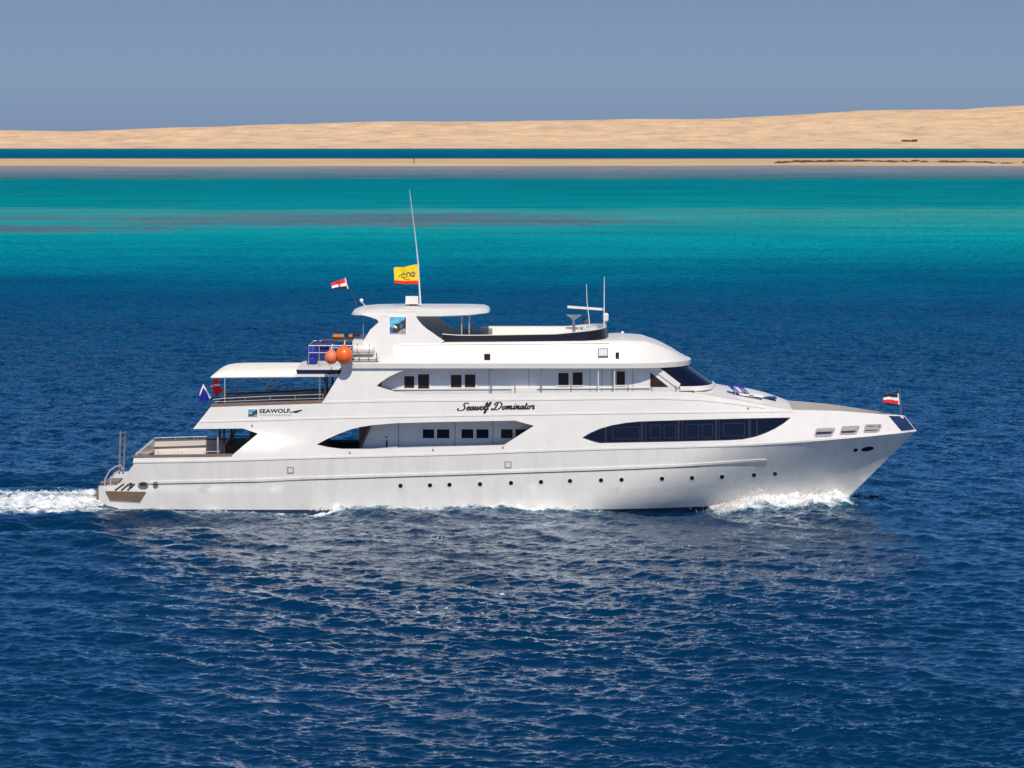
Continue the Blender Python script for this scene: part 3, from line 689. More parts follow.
# slanted aft bulkheads of the upper and main decks
def cross(pA, pB, th=0.08, name='x', m='white', parent=None):
    a = S(*pA); b = S(*pB); mb = MB(); V = []
    for p, k in ((a, 0), (b, 0), (b, th), (a, th)): V += [(p[0] + k, p[1] + 0.02, p[2]), (p[0] + k, -p[1] - 0.02, p[2])]
    mb.add(V, [(0, 1, 3, 2), (2, 3, 5, 4), (4, 5, 7, 6), (6, 7, 1, 0), (0, 2, 4, 6), (1, 7, 5, 3)]); return part(name, mb, M[m], parent)
cross((193.4, 428.5), (211.8, 405.6), 0.1, 'upper_aft_bulkhead')
mb = MB(); a = S(134.5, 457.5); b = S(131, 462)
mb.box((a[0] + 0.06, 0, 2.62), (0.1, -2 * a[1] - 0.3, 0.5)); part('aft_bulwark', mb, M['white'])
# --- hull windows
mb = MB(); panel(mb, S, WIN, [], -0.05, 0.03, 8, BOTH); wp = part('saloon_window', mb, M['glass'], side)
mb = MB()
for x0, w in ((605.8, 1.6), (641.8, 2.2), (645.5, 1.0), (678.5, 2.2), (682.5, 1.0), (716, 2.0), (719, 0.8), (749.5, 2.6), (757, 1.2)):
    yt = np.interp(x0, [582, 600, 626, 640, 791], [437.7, 428.6, 422.7, 421.4, 417.5]); yb = np.interp(x0, [582, 600, 728, 755, 791], [437.7, 443.2, 440.4, 437, 417.5])
    ribbon(mb, S, [(x0, yt + 0.3), (x0, yb - 0.3)], w, -0.02, 0.03, BOTH)
part('mullion', mb, M['frame'], wp)
mb = MB()
for q in (-1, 1):
    ribbon(mb, S, [(p[0], p[1] + 0.5) for p in WIN[:9]] if q < 0 else [(p[0], p[1] - 0.5) for p in WIN[8:]] + [(582, 437.7)], 1.0, -0.015, 0.04, BOTH)
part('window_frame', mb, M['frame'], wp)
for x0, x1, y0, y1 in ((612, 640, 427, 439.5), (650, 661, 425, 438.5), (664, 676, 425, 438.5), (686, 699, 424, 438), (702, 713, 424, 438), (723, 745, 423, 436.5)):
    mb = MB(); panel(mb, S, rect(x0, y0, x1, y1), [rect(x0 + .8, y0 + .8, x1 - .8, y1 - .8)], -0.035, 0.02, 8, BOTH, False); part('inner_frame', mb, M['frame'], wp)
# --- main deck house behind the lower opening
Wl = FL(-2.78)
mb = MB(); panel(mb, Wl, [(357, 455), (372.5, 420), (600, 418), (600, 455)], [], 0, 0.08, 14, BOTH)
xa, xb = Wl(357, 455)[0], Wl(372.5, 420)[0]
mb.add([(xa, -2.73, 2.1), (xa, 2.73, 2.1), (xb, 2.73, 4.84), (xb, -2.73, 4.84), (xa + .08, -2.73, 2.1), (xa + .08, 2.73, 2.1), (xb + .08, 2.73, 4.84), (xb + .08, -2.73, 4.84)], [(0, 1, 2, 3), (7, 6, 5, 4), (0, 3, 7, 4), (1, 5, 6, 2)])
house = part('main_deckhouse', mb, M['wall'])
def window(W, x0, y0, x1, y1, par, gm='glassb', fr=1.0, lean=0):
    mb = MB(); panel(mb, W, rect(x0 - fr, y0 - fr, x1 + fr, y1 + fr), [rect(x0, y0, x1, y1)], 0.045, 0.05, 20, BOTH, False); w = part('window', mb, M['white'], par)
    mb = MB(); panel(mb, W, rect(x0, y0, x1, y1), [], 0.015, 0.02, 20, BOTH, False); part('pane', mb, M[gm], w)
for x0, x1, g in ((422.8, 434.2, 'glass'), (437, 449.5, 'glass'), (461.5, 473.4, 'glass'), (476.3, 488.6, 'glass'), (501, 512.6, 'glassb'), (515.5, 528, 'glassb')):
    window(Wl, x0, 429.2, x1, 438.2, house, g)
mb = MB(); panel(mb, Wl, rect(376, 423, 397.5, 450), [], 0.03, 0.035, 20, BOTH, False); door = part('door', mb, M['wall'], house)
mb = MB(); ribbon(mb, Wl, [(386.8, 440.2), (386.8, 446.5)], 1.6, 0.09, 0.05, BOTH); ribbon(mb, Wl, [(385, 437), (387.5, 437)], 1.2, 0.06, 0.03, BOTH); part('handle', mb, M['dark'], door)
mb = MB()
for x0 in (398.5, 455, 493): ribbon(mb, Wl, [(x0, 421), (x0, 450)], 0.7, 0.02, 0.02, BOTH)
part('panel_joint', mb, M['grey'], house)
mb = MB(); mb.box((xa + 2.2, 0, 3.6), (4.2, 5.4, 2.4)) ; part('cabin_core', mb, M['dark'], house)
mb = MB(); ribbon(mb, Wl, [(359.5, 450), (371.5, 423)], 2.6, 0.06, 0.06, BOTH); part('corner_trim', mb, M['teakd'], house)
# --- upper deck house
Wu = FL(-2.85)
mb = MB(); panel(mb, Wu, [(378, 412), (384, 366), (657.5, 366), (679.5, 384.5), (684, 412)], [], 0, 0.08, 16, BOTH)
xu = Wu(378, 412)[0]; mb.box((xu + 0.35, 0, 6.1), (0.08, 5.6, 2.3)); uhouse = part('upper_deckhouse', mb, M['wall'])
for x0, y0, x1, y1, g in ((404.3, 376, 414.3, 388), (418, 374.2, 429.2, 389.2), (450.8, 374.8, 461.6, 387.4), (464.8, 374.4, 475.4, 387.2), (558.3, 372.8, 568.6, 385.2), (572.6, 372.3, 582.6, 385.2), (616.3, 371.3, 625, 385)) and \
        [(a, b, c, d, 'glassb') for a, b, c, d in ((404.3, 376, 414.3, 388), (418, 374.2, 429.2, 389.2), (450.8, 374.8, 461.6, 387.4), (464.8, 374.4, 475.4, 387.2), (558.3, 372.8, 568.6, 385.2), (572.6, 372.3, 582.6, 385.2), (616.3, 371.3, 625, 385))]:
    window(Wu, x0, y0, x1, y1, uhouse, g, 0.8)
mb = MB(); panel(mb, Wu, [(650.3, 372.3), (650.3, 386.8), (668.5, 386.8)], [], 0.02, 0.03, 9, BOTH, False); part('corner_window', mb, M['glassb'], uhouse)
mb = MB()
for x0 in (489, 529, 590, 602, 612, 633): ribbon(mb, Wu, [(x0, 367), (x0, 396)], 0.6, 0.012, 0.012, BOTH)
part('panel_joint', mb, M['grey'], uhouse)
mb = MB(); ribbon(mb, Wu, [(653.5, 366.5), (679, 386)], 5.5, 0.05, 0.06, BOTH); part('windscreen_pillar', mb, M['white'], uhouse)
mb = MB(); ribbon(mb, Wu, [(392, 389.3), (560, 388.2), (650, 387.6)], 1.0, 0.06, 0.06, BOTH); part('wall_ledge', mb, M['white'], uhouse)
mb = MB(); mb.box((0.6, -2.95, 5.75), (1.25, 0.3, 0.7)); part('deck_locker', mb, M['white'])
# stanchions under the roof deck
for px in (491.5, 541.5, 598.3, 614.5):
    p = S(px, 393, -0.08); q = S(px, 368, -0.06)
    for sd in BOTH:
        mb = MB(); mb.tube([(p[0], p[1] * sd, p[2] - 0.3), (q[0], q[1] * sd, q[2])], 0.025, 6); part('stanchion', mb, M['grey'] if px < 560 else M['white'])
for px in (515, 571, 628, 652, 676):
    p = S(px, 391.5, -0.08)
    for sd in BOTH:
        mb = MB(); mb.tube([(p[0], p[1] * sd, p[2] - 0.1), (p[0], p[1] * sd, p[2] + 0.28)], 0.025, 6); part('rail_post', mb, M['teakd'])
# wheelhouse front: raked wrap-round windscreen over a white base
def ring(xs, W, L, z, n=24, e=2.6):
    out = []
    for k in range(n + 1):
        a = -math.pi / 2 + math.pi * k / n
        out.append((xs + L * abs(math.cos(a)) ** (2 / e), W * math.copysign(abs(math.sin(a)) ** (2 / e), a), z))
    return out
mb = MB(); mb.grid([ring(7.0, 2.84, 1.72, 7.12), ring(7.62, 2.87, 1.80, 6.62), ring(8.22, 2.90, 1.86, 6.16)]); ws = part('windscreen', mb, M['glass'])
mb = MB()
for k in (7, 12, 17):
    a = ring(7.0, 2.84, 1.72, 7.12)[k]; b = ring(8.22, 2.90, 1.86, 6.16)[k]; mb.tube([a, b], 0.035, 6)
part('windscreen_mullion', mb, M['frame'], ws)
mb = MB(); mb.grid([ring(8.22, 2.90, 1.86, 6.16), ring(8.3, 2.98, 1.9, 6.12), ring(8.3, 3.0, 1.95, 5.95), ring(8.05, 2.85, 1.7, 5.75), ring(8.0, 2.85, 1.6, 5.0)]); part('wheelhouse_base', mb, M['white'])
# --- roof deck slab
def slab_ring(x0, xs, W, L, z, n=22, e=2.4):
    r = ring(xs, W, L, z, n, e); return [(x0, -W, z)] + r + [(x0, W, z)]
def slab(mb, rings):
    rs = [r + [r[0]] for r in rings]; mb.grid(rs)
    n = len(rings[0]); mb.add(rings[0], [tuple(range(n))]); mb.add(rings[-1], [tuple(range(n))]); return mb
xr0 = Pw(341, 365, -3.5)[0]
mb = slab(MB(), [slab_ring(xr0, 5.0, 3.50, 3.91, 7.08), slab_ring(xr0, 5.0, 3.57, 3.98, 7.10), slab_ring(xr0, 5.0, 3.60, 4.00, 7.34), slab_ring(xr0, 5.0, 3.52, 3.92, 7.38)])
roof = part('roof_deck', mb, M['white'], smooth=40)
# flybridge superstructure: sloping sides and a domed nose
def zt(x): return float(np.interp(x, [-9, -4, 4.5, 5.4, 6.6, 7.4, 8.1, 8.65], [8.31, 8.33, 8.41, 8.45, 8.38, 8.12, 7.78, 7.45]))
rows = []
for x in list(np.linspace(-5.85, 4, 24)) + list(np.linspace(4.3, 8.72, 22)):
    w0 = 3.40 if x < 5 else 3.40 * (1 - ((x - 5) / 3.84) ** 2.4) ** (1 / 2.4) if x < 8.8 else 0.3
    top = zt(x); h = top - 7.37; row = []
    for t_, k, zz in ((1, 1.0, 0), (1, 0.985, 0.12), (1, 0.93, 0.45), (1, 0.875, 0.8), (1, 0.84, 0.95), (1, 0.78, 1.0), (1, 0.4, 1.03), (1, 0.0, 1.04)):
        kk = k if x < 5 else k * 1.0
        row.append((x, -w0 * kk, 7.37 + h * zz))
    rows.append(row + [(p[0], -p[1], p[2]) for p in reversed(row[:-1])])
mb = MB(); mb.grid(rows); mb.add(rows[0], [tuple(range(len(rows[0])))]); fb_ = part('flybridge_base', mb, M['white'], smooth=40)
mb = MB()
for x in (-3.6, -1.2, 1.3, 3.7):
    w0 = 3.40; h = zt(x) - 7.37
    mb.tube([(x, -w0 * k * 1.001, 7.37 + h * zz) for k, zz in ((0.985, 0.12), (0.93, 0.45), (0.875, 0.8), (0.84, 0.95))], 0.009, 4)
    mb.tube([(x, w0 * k * 1.001, 7.37 + h * zz) for k, zz in ((0.985, 0.12), (0.93, 0.45), (0.875, 0.8), (0.84, 0.95))], 0.009, 4)
part('panel_seam', mb, M['wall'], fb_)
mb = MB()
for sd in BOTH: mb.tube([(x, sd * 3.40 * 0.86, 7.37 + (zt(x) - 7.37) * 0.9) for x in np.linspace(-5.6, 4.8, 12)], 0.03, 6)
part('grab_rail', mb, M['white'], fb_)
Wf = FL(-3.05, 0.28, 8.0)
def Wfm(px, py, off=0.0): return Wf(px, py, off)
for x0, y0, w, h in ((487.3, 357, 3.4, 3.8), (603, 352.5, 5.4, 4.6), (617.3, 355.5, 1.9, 3.6)):
    a = Pw(x0, y0, -3.28); mb = MB(); mb.box((a[0], a[1] + 0.02, a[2]), (w * 0.098, 0.2, h * 0.09)); lt = part('floodlight', mb, M['grey'], fb_)
    mb = MB(); mb.box((a[0], a[1] - 0.09, a[2] + 0.01), (w * 0.08, 0.03, h * 0.07)); part('lens', mb, M['glassb'] if x0 != 603 else M['whitec'], lt)
# coaming wall with dark band outside and white inside
def coam(x):  return float(np.interp(x, [-4.6, -4.0, -3.4, -2.6, -1.6, 2.2, 3.6, 4.7], [9.08, 8.88, 8.73, 8.68, 8.68, 8.74, 8.88, 8.98]))
path = [(x, -2.66) for x in np.linspace(-3.45, 3.4, 26)] + [(3.4 + 1.45 * math.cos(a) ** 0.8 if math.cos(a) > 0 else 3.4, -2.66 * abs(math.sin(a)) ** 0.8 * (1 if a < 0 else -1)) for a in np.linspace(-math.pi / 2 + 0.05, 0, 14)]
path = path[:-1] + [(4.85, 0)]
full = path + [(p[0], -p[1]) for p in reversed(path[:-1])]
def strip(pts, off, z0, z1, lean=0.1):
    c = (0.0, 0.0); lo = []; hi = []
    for i, p in enumerate(pts):
        a = pts[max(i - 1, 0)]; b = pts[min(i + 1, len(pts) - 1)]; t = Vector((b[0] - a[0], b[1] - a[1])).normalized(); n = Vector((t.y, -t.x))
        lo.append((p[0] + n.x * off, p[1] + n.y * off, z0(p[0]))); q = off - lean; hi.append((p[0] + n.x * q, p[1] + n.y * q, z1(p[0])))
    return lo, hi
lo, hi = strip(full, 0.0, lambda x: 8.30, coam); li, hi2 = strip(full, -0.10, lambda x: 8.30, coam)
mb = MB(); mb.grid([lo, hi, hi2, li]); mb.add([lo[0], hi[0], hi2[0], li[0]], [(0, 1, 2, 3)]); co_ = part('flybridge_coaming', mb, M['white'])
lo, hi = strip(full, 0.04, lambda x: 8.36, lambda x: coam(x) - 0.03); li, hi2 = strip(full, 0.015, lambda x: 8.36, lambda x: coam(x) - 0.03)
mb = MB(); mb.grid([lo, hi, hi2, li, lo]); part('dark_windscreen_band', mb, M['black'], co_)
mb = MB(); mb.box((1.0, 1.9, 8.6), (5.2, 1.0, 0.42)); part('cushioned_bench', mb, M['canvas'])
mb = MB(); mb.box((-1.6, 1.7, 8.55), (1.2, 1.2, 0.4)); part('storage_box', mb, M['grey'])
mb = MB(); mb.box((4.0, -0.4, 8.7), (0.5, 1.4, 0.5)); part('helm_console', mb, M['white'])
mb = MB()
p = Pw(622, 333, -0.5); mb.tube([(p[0], -1.0, 8.4), (p[0], -1.0, 8.62)], 0.035, 8); mb.ball((p[0], -1.0, 8.68), 0.09, 10, 6); part('navigation_light', mb, M['white'])
# --- arch legs
Wt = FL(-2.95, 0.22, 8.0)
TW = [(379, 322), (376.5, 319.3), (370, 317), (362, 315), (415, 314.8), (418, 320), (422, 325), (427, 329.3), (433, 333.3), (438, 337), (444.5, 341.2), (430, 350), (397, 364.5), (352, 364.5), (357, 353), (363.3, 341.3), (370, 330)]
mb = MB(); panel(mb, Wt, TW, [], 0, 0.30, 9, (1,)); part('arch_leg', mb, M['white'])
TP = [(379, 322), (376.5, 319.3), (370, 317), (362, 315), (429, 314.5), (432, 320), (437, 325), (443, 330), (450, 334.5), (460, 339), (470, 341), (430, 350), (397, 364.5), (352, 364.5), (357, 353), (363.3, 341.3), (370, 330)]
mb = MB(); panel(mb, Wt, TP, [], 0, 0.30, 9, (-1,)); part('arch_leg', mb, M['white'])
mb = MB(); mb.box((-6.6, 0, 7.9), (2.6, 5.0, 1.0)); part('machinery_casing', mb, M['white'])
# --- hardtop
xs_ = [Pw(p, 0, -1.5)[0] for p in (351.5, 353, 356, 362, 375, 400, 440, 470, 484, 488, 489.6)]
ztop = [9.68, 9.79, 9.85, 9.92, 9.97, 9.99, 9.99, 9.99, 9.97, 9.90, 9.78]; zbot = [9.62, 9.62, 9.62, 9.62, 9.60, 9.56, 9.56, 9.62, 9.70, 9.72, 9.74]
wid = [1.6, 1.95, 2.2, 2.38, 2.5, 2.55, 2.5, 2.35, 2.1, 1.8, 1.4]
rows = []
for x, a, b, w in zip(xs_, ztop, zbot, wid):
    r = [(x, -w * 0.6, b), (x, -w * 0.96, b + 0.0), (x, -w, b + (a - b) * 0.12), (x, -w * 0.985, b + (a - b) * 0.72), (x, -w * 0.90, a - 0.03), (x, -w * 0.5, a), (x, 0, a + 0.02)]
    rows.append(r + [(p[0], -p[1], p[2]) for p in reversed(r[:-1])])
mb = MB(); mb.grid([r + [r[0]] for r in rows]); mb.add(rows[0], [tuple(range(len(rows[0])))]); mb.add(rows[-1], [tuple(range(len(rows[-1])))]); part('hardtop', mb, M['white'], smooth=40)
for px in (461.7, 469.2):
    for sd in BOTH:
        p = Pw(px, 316, -2.0); mb = MB(); mb.tube([(p[0], 2.0 * sd, 8.5), (p[0], 2.0 * sd, 9.75)], 0.035, 6); part('hardtop_post', mb, M['steel'])
p = Pw(341, 321, -2.3); q = Pw(366, 318, -2.3)
mb = MB(); mb.tube([(q[0] - 0.15, -2.2, 9.72), (q[0] - 0.12, -2.2, 7.4)], 0.025, 6); part('hardtop_post', mb, M['grey'])
# radar box, whip mast, flag staffs, lamp
p = Pw(412, 303.5, -0.3)
mb = MB(); mb.box((p[0], -0.3, p[2] + 0.18), (0.66, 0.5, 0.40), tap=0.93); radar = part('radar_box', mb, M['white'])
mb = MB(); mb.box((p[0] + 0.05, -0.3, p[2] - 0.06), (0.42, 0.36, 0.14)); part('radar_base', mb, M['dark'], radar)
pm = [Pw(420.5, 305, -0.9), Pw(419.6, 290, -0.9), Pw(418.3, 265, -0.9), Pw(415.2, 235, -0.9), Pw(409.5, 190, -0.9)]
mb = MB(); mb.tube(pm, [0.05, 0.042, 0.035, 0.02, 0.010], 8); part('whip_mast', mb, M['white'])
s0_, s1_ = Pw(357, 305.5, 0.3), Pw(344.3, 277.5, 0.3)
mb = MB(); mb.tube([s0_, s1_], 0.022, 6); part('flag_staff', mb, M['dark'])
p = Pw(361.5, 300.5, 0.0); b = Pw(366, 306.5, 0.0); mb = MB(); mb.tube([b, (p[0], p[1], p[2] - 0.08)], 0.02, 6); mb.ball(p, 0.10, 10, 8); part('anchor_lamp', mb, M['canvas'])
# radar scanner and aerials forward
p = Pw(574, 326, 0.6); zb = 8.4
mb = MB(); mb.tube([(p[0], 0.6, zb), (p[0] - 0.02, 0.6, 9.25)], [0.09, 0.06], 8); mb.add([(p[0] - .42, .6 - .05, 9.5), (p[0] + .42, .6 - .05, 9.5), (p[0], .6 - .05, 9.2), (p[0] - .42, .65, 9.5), (p[0] + .42, .65, 9.5), (p[0], .65, 9.2)], [(0, 2, 1), (3, 4, 5), (0, 1, 4, 3), (1, 2, 5, 4), (2, 0, 3, 5)]); sc_ = part('radar_pedestal', mb, M['grey'])
a = Pw(567.5, 307, 0.3); b = Pw(603.5, 309.5, 0.6); mb = MB(); mb.box(((a[0] + b[0]) / 2, 0.6, (a[2] + b[2]) / 2), (b[0] - a[0], 0.14, 0.12), ry=0.07); part('scanner_bar', mb, M['white'], sc_)
mb = MB(); mb.tube([Pw(590, 336, -1.2), Pw(589, 318, -1.2), Pw(587, 302, -1.2), Pw(586.5, 284, -1.2)], [0.03, 0.025, 0.02, 0.015], 6); part('whip_aerial', mb, M['white'])
mb = MB(); mb.tube([Pw(604, 332, -0.2), Pw(604.3, 277, -0.2)], [0.035, 0.018], 6); part('whip_aerial', mb, M['white'])
c = Pw(605.8, 317, -0.1); mb = MB(); mb.lathe((c[0], c[1], c[2] - 0.22), [(0.08, 0), (0.14, 0.06), (0.15, 0.34), (0.09, 0.42)], 14); dome = part('satellite_dome', mb, M['white'])
mb = MB(); mb.tube([(c[0], c[1], c[2] - 1.0), (c[0], c[1], c[2] - 0.2)], 0.03, 6); part('dome_post', mb, M['steel'], dome)
# --- crowned foredeck trunk between the plating tops
EDGE = [(684, 392.0), (706, 394.5), (730, 398.5), (755, 403.3), (775, 407), (793.5, 410)]
ED = [S(*e, -0.02) for e in EDGE]; exs = [e[0] for e in ED]; ezs = [e[2] for e in ED]
CR = [(700, 386.5), (713, 383.5), (726, 386), (749, 388.6), (765, 392.5), (781, 398), (792, 402.6)]; cxs = [Pw(a, b, 0)[0] for a, b in CR]; czs = [Pw(a, b, 0)[2] for a, b in CR]
rows = []
for x in np.linspace(9.0, 13.86, 26):
    ze = float(np.interp(x, exs, ezs)) + 0.01; zc = max(float(np.interp(x, cxs, czs)), ze + 0.05); b = halfb(x, ze) - 0.03
    rows.append([(x, b * t, ze + (zc - ze) * (1 - abs(t) ** 1.6)) for t in np.linspace(-1, 1, 19)])
mb = MB(); mb.grid(rows); last = rows[-1]; mb.grid([last, [(p[0] + 0.0, p[1], p[2] - 0.10) for p in last], [(p[0] - 0.3, p[1] * 0.98, 3.7) for p in last]]); part('foredeck_trunk', mb, M['white'])
a = Pw(770, 396.9, -1.6); mb = MB()
mb.box((Pw(763, 397.5, -1.2)[0], -1.5, 5.49), (1.25, 0.9, 0.06)); part('sun_pad', mb, M['bluepanel'])
# --- aft awning
xs_ = [Pw(p, 0, -2)[0] for p in (212.6, 216, 221, 228, 238, 262, 280, 298)]
zt_ = [6.66, 6.80, 6.91, 6.98, 7.01, 7.02, 7.02, 7.02]
rows = []
for x, z in zip(xs_, zt_):
    w = 3.0; zb_ = 6.60 + 0.05 * (x + 14.7) / 6
    h = max(z - zb_, 0.03)
    r = [(x, -w, zb_), (x, -w * 0.995, zb_ + h * 0.35), (x, -w * 0.95, zb_ + h * 0.62), (x, -w * 0.7, zb_ + h * 0.86), (x, 0, zb_ + h)]
    r = r + [(p[0], -p[1], p[2]) for p in reversed(r[:-1])]
    rows.append(r + [(p[0], p[1] * 0.98, p[2] - 0.05) for p in reversed(r)] + [r[0]])
mb = MB(); mb.grid(rows); aw = part('awning', mb, M['canvas'], smooth=50)
mb = MB()
for px in (236, 262, 290):
    x = Pw(px, 0, -2)[0]; z = 7.30
    mb.tube([(x, -2.85, 6.855), (x, -2.1, 6.955), (x, 0, 7.015), (x, 2.1, 6.955), (x, 2.85, 6.855)], 0.015, 5)
part('awning_hoop', mb, M['canvas'], aw)
for px, r, m_ in ((224.8, 0.035, 'steel'), (319.7, 0.045, 'grey'), (325.3, 0.045, 'dark')):
    for sd in BOTH:
        p = Pw(px, 400, -2.95); mb = MB(); mb.tube([(p[0], -2.95 * sd, 4.95), (p[0], -2.95 * sd, 6.72)], r, 8); part('awning_pole', mb, M[m_])
mb = MB()
for px, k in ((263.5, 0), (269, 0)):
    a = Pw(px, 391.5, 1.5); b = Pw(px + 9, 378, 1.5); mb.tube([a, b], 0.035, 6)
mb.tube([Pw(266, 388, 1.5), Pw(271, 388, 1.5)], 0.02, 5); mb.tube([Pw(269, 384, 1.5), Pw(274, 384, 1.5)], 0.02, 5)
part('inclined_ladder', mb, M['white'])
# roof deck extension above the awning end
xa = Pw(297, 0, -2.9)[0]
mb = MB(); mb.add([(xa, -2.9, 6.98), (xr0 + .1, -2.9, 6.98), (xr0 + .1, 1.0, 6.98), (xa, 1.0, 6.98), (xa, -2.9, 7.03), (xr0 + .1, -2.9, 7.10), (xr0 + .1, 1.0, 7.10), (xa, 1.0, 7.10), (xa + .6, -2.0, 7.20), (xr0 + .1, -2.0, 7.20), (xr0 + .1, 1.0, 7.20), (xa + .6, 1.0, 7.20)],
    [(0, 3, 2, 1), (0, 1, 5, 4), (1, 2, 6, 5), (2, 3, 7, 6), (3, 0, 4, 7), (4, 5, 9, 8), (5, 6, 10, 9), (7, 4, 8, 11), (6, 7, 11, 10), (8, 9, 10, 11)]); part('boat_deck_extension', mb, M['white'])
mb = MB(); mb.box(((xa + xr0) / 2 - 0.1, -0.9, 6.88), (xr0 - xa - 0.1, 3.7, 0.16)); part('painted_slot_shade', mb, M['bluepanel'])  # solid dark box fills the slot, its colour standing in for shade
mb = MB(); mb.box(((xa + xr0) / 2 + 0.05, 0, 6.70), (xr0 - xa + 0.35, 6.0, 0.12)); part('awning_beam', mb, M['white'])
# --- rails
def rail(pts3, r, name, m='steel', posts=None, zfoot=0.0):
    for sd in BOTH:
        mb = MB(); mb.tube([(p[0], p[1] * sd, p[2]) for p in pts3], r, 6)
        if posts:
            for p in posts: mb.tube([(p[0], p[1] * sd, p[2]), (p[0], p[1] * sd, zfoot(p) if callable(zfoot) else zfoot)], r * 0.9, 6)
        part(name, mb, M[m])
P_ = [S(px, py, -0.1) for px, py in ((213, 399.6), (225, 398.6), (270, 396.2), (323, 394.6))]; rail(P_, 0.016, 'upper_rail', posts=P_ + [S(245, 397.5, -0.1), S(295, 395.5, -0.1)], zfoot=5.5)
P_ = [S(px, py, -0.1) for px, py in ((215, 402), (270, 400), (323, 398.4))]; rail(P_, 0.013, 'upper_rail')
P_ = [S(px, py, -0.1) for px, py in ((136, 452.8), (158, 452.4), (180, 452), (220, 451.6))]; rail(P_, 0.014, 'cockpit_rail', posts=[S(px, 451.4, -0.1) for px in (137, 158, 178, 182, 204, 207)], zfoot=2.8)
xq = S(137, 452, 0)[0]; mb = MB(); mb.tube([(xq, -3.4, 3.0), (xq, 3.4, 3.0)], 0.014, 6); part('stern_rail', mb, M['steel'])
# cockpit posts, table, stairs
for px, y, m_ in ((217.8, -2.9, 'steel'), (219.8, -2.7, 'dark'), (224.2, -2.6, 'dark'), (231.3, -1.4, 'dark'), (232.8, 2.4, 'grey')):
    p = Pw(px, 440, y); mb = MB(); mb.tube([(p[0], y, 2.05), (p[0], y, 4.86)], 0.05, 8); part('deck_post', mb, M[m_])
p = Pw(238, 446, -0.5); mb = MB(); mb.box((p[0] + 0.2, -0.4, 2.75), (1.5, 3.2, 0.75)); mb.box((p[0] + 1.2, -0.4, 3.3), (0.8, 5.0, 1.1)); part('dark_bar_counter', mb, M['dark'])
mb = MB(); a = Pw(222, 453, 0.5); b = Pw(240, 429, 0.5)
for y in (0.3, 1.0): mb.tube([(a[0], y, 2.4), (b[0] + 0.3, y, 4.9)], 0.05, 6)
for k in range(8): f = (k + .5) / 8; mb.box((a[0] + (b[0] + .3 - a[0]) * f, 0.65, 2.4 + 2.5 * f), (0.22, 0.7, 0.04))
part('stairway', mb, M['grey'])
mb = MB(); mb.box((Pw(345, 0, 0)[0], 0.6, 2.75), (1.5, 1.2, 0.75)); part('cockpit_table', mb, M['dark'])
# small fittings on the plating
for px, py in ((252, 425.7), (349.8, 452.6), (433, 449.8), (503, 447.4), (748, 408.3)):
    mb = MB(); panel(mb, S, circ(px, py, 0.8, 1.2, 8), [], 0.03, 0.03, 6, BOTH, False); part('fitting', mb, M['teakd'], side)
# --- swim ladder and passerelle at the stern
for y in (-3.0, -2.4):
    mb = MB(); mb.tube([Pw(104, 489, y), Pw(105.2, 479, y), Pw(109.5, 471, y), Pw(115, 466.8, y), Pw(121, 465, y), Pw(122.5, 470, y)], 0.04, 6)
    mb.tube([Pw(110, 488, y), Pw(110.8, 479.5, y), Pw(114.5, 473, y), Pw(120, 470.6, y)], 0.035, 6); part('ladder_handrail', mb, M['steel'])
mb = MB()
for k in range(4): q = Pw(106 + k * 2.4, 487 - k * 4.4, 0); mb.box((q[0] - 0.1, -2.7, q[2] - 0.1), (0.28, 0.6, 0.05))
part('ladder_tread', mb, M['teak'])
mb = MB()
for px, dx in ((120.6, -1.4), (125.4, -2.2)):
    mb.tube([Pw(px, 431.5, -2.2 + (px > 123) * 0.5), Pw(px + dx, 474, -2.2 + (px > 123) * 0.5)], 0.05, 6)
for k in range(7):
    y_ = 433 + k * 6; f = (y_ - 431.5) / 42.5; mb.tube([Pw(120.6 - 1.4 * f, y_, -2.2), Pw(125.4 - 2.2 * f, y_, -1.7)], 0.018 if k else 0.05, 5)
part('raised_gangway', mb, M['grey'])

# --- lettering on the side
def smoothp(P, n=6):
    if len(P) < 3: return P
    out = []
    for i in range(len(P) - 1):
        p0 = P[max(i - 1, 0)]; p1 = P[i]; p2 = P[i + 1]; p3 = P[min(i + 2, len(P) - 1)]
        for k in range(n):
            t = k / n
            out.append(tuple(0.5 * (2 * p1[a] + (p2[a] - p0[a]) * t + (2 * p0[a] - 5 * p1[a] + 4 * p2[a] - p3[a]) * t * t + (3 * p1[a] - p0[a] - 3 * p2[a] + p3[a]) * t ** 3) for a in (0, 1)))
    out.append(P[-1]); return out
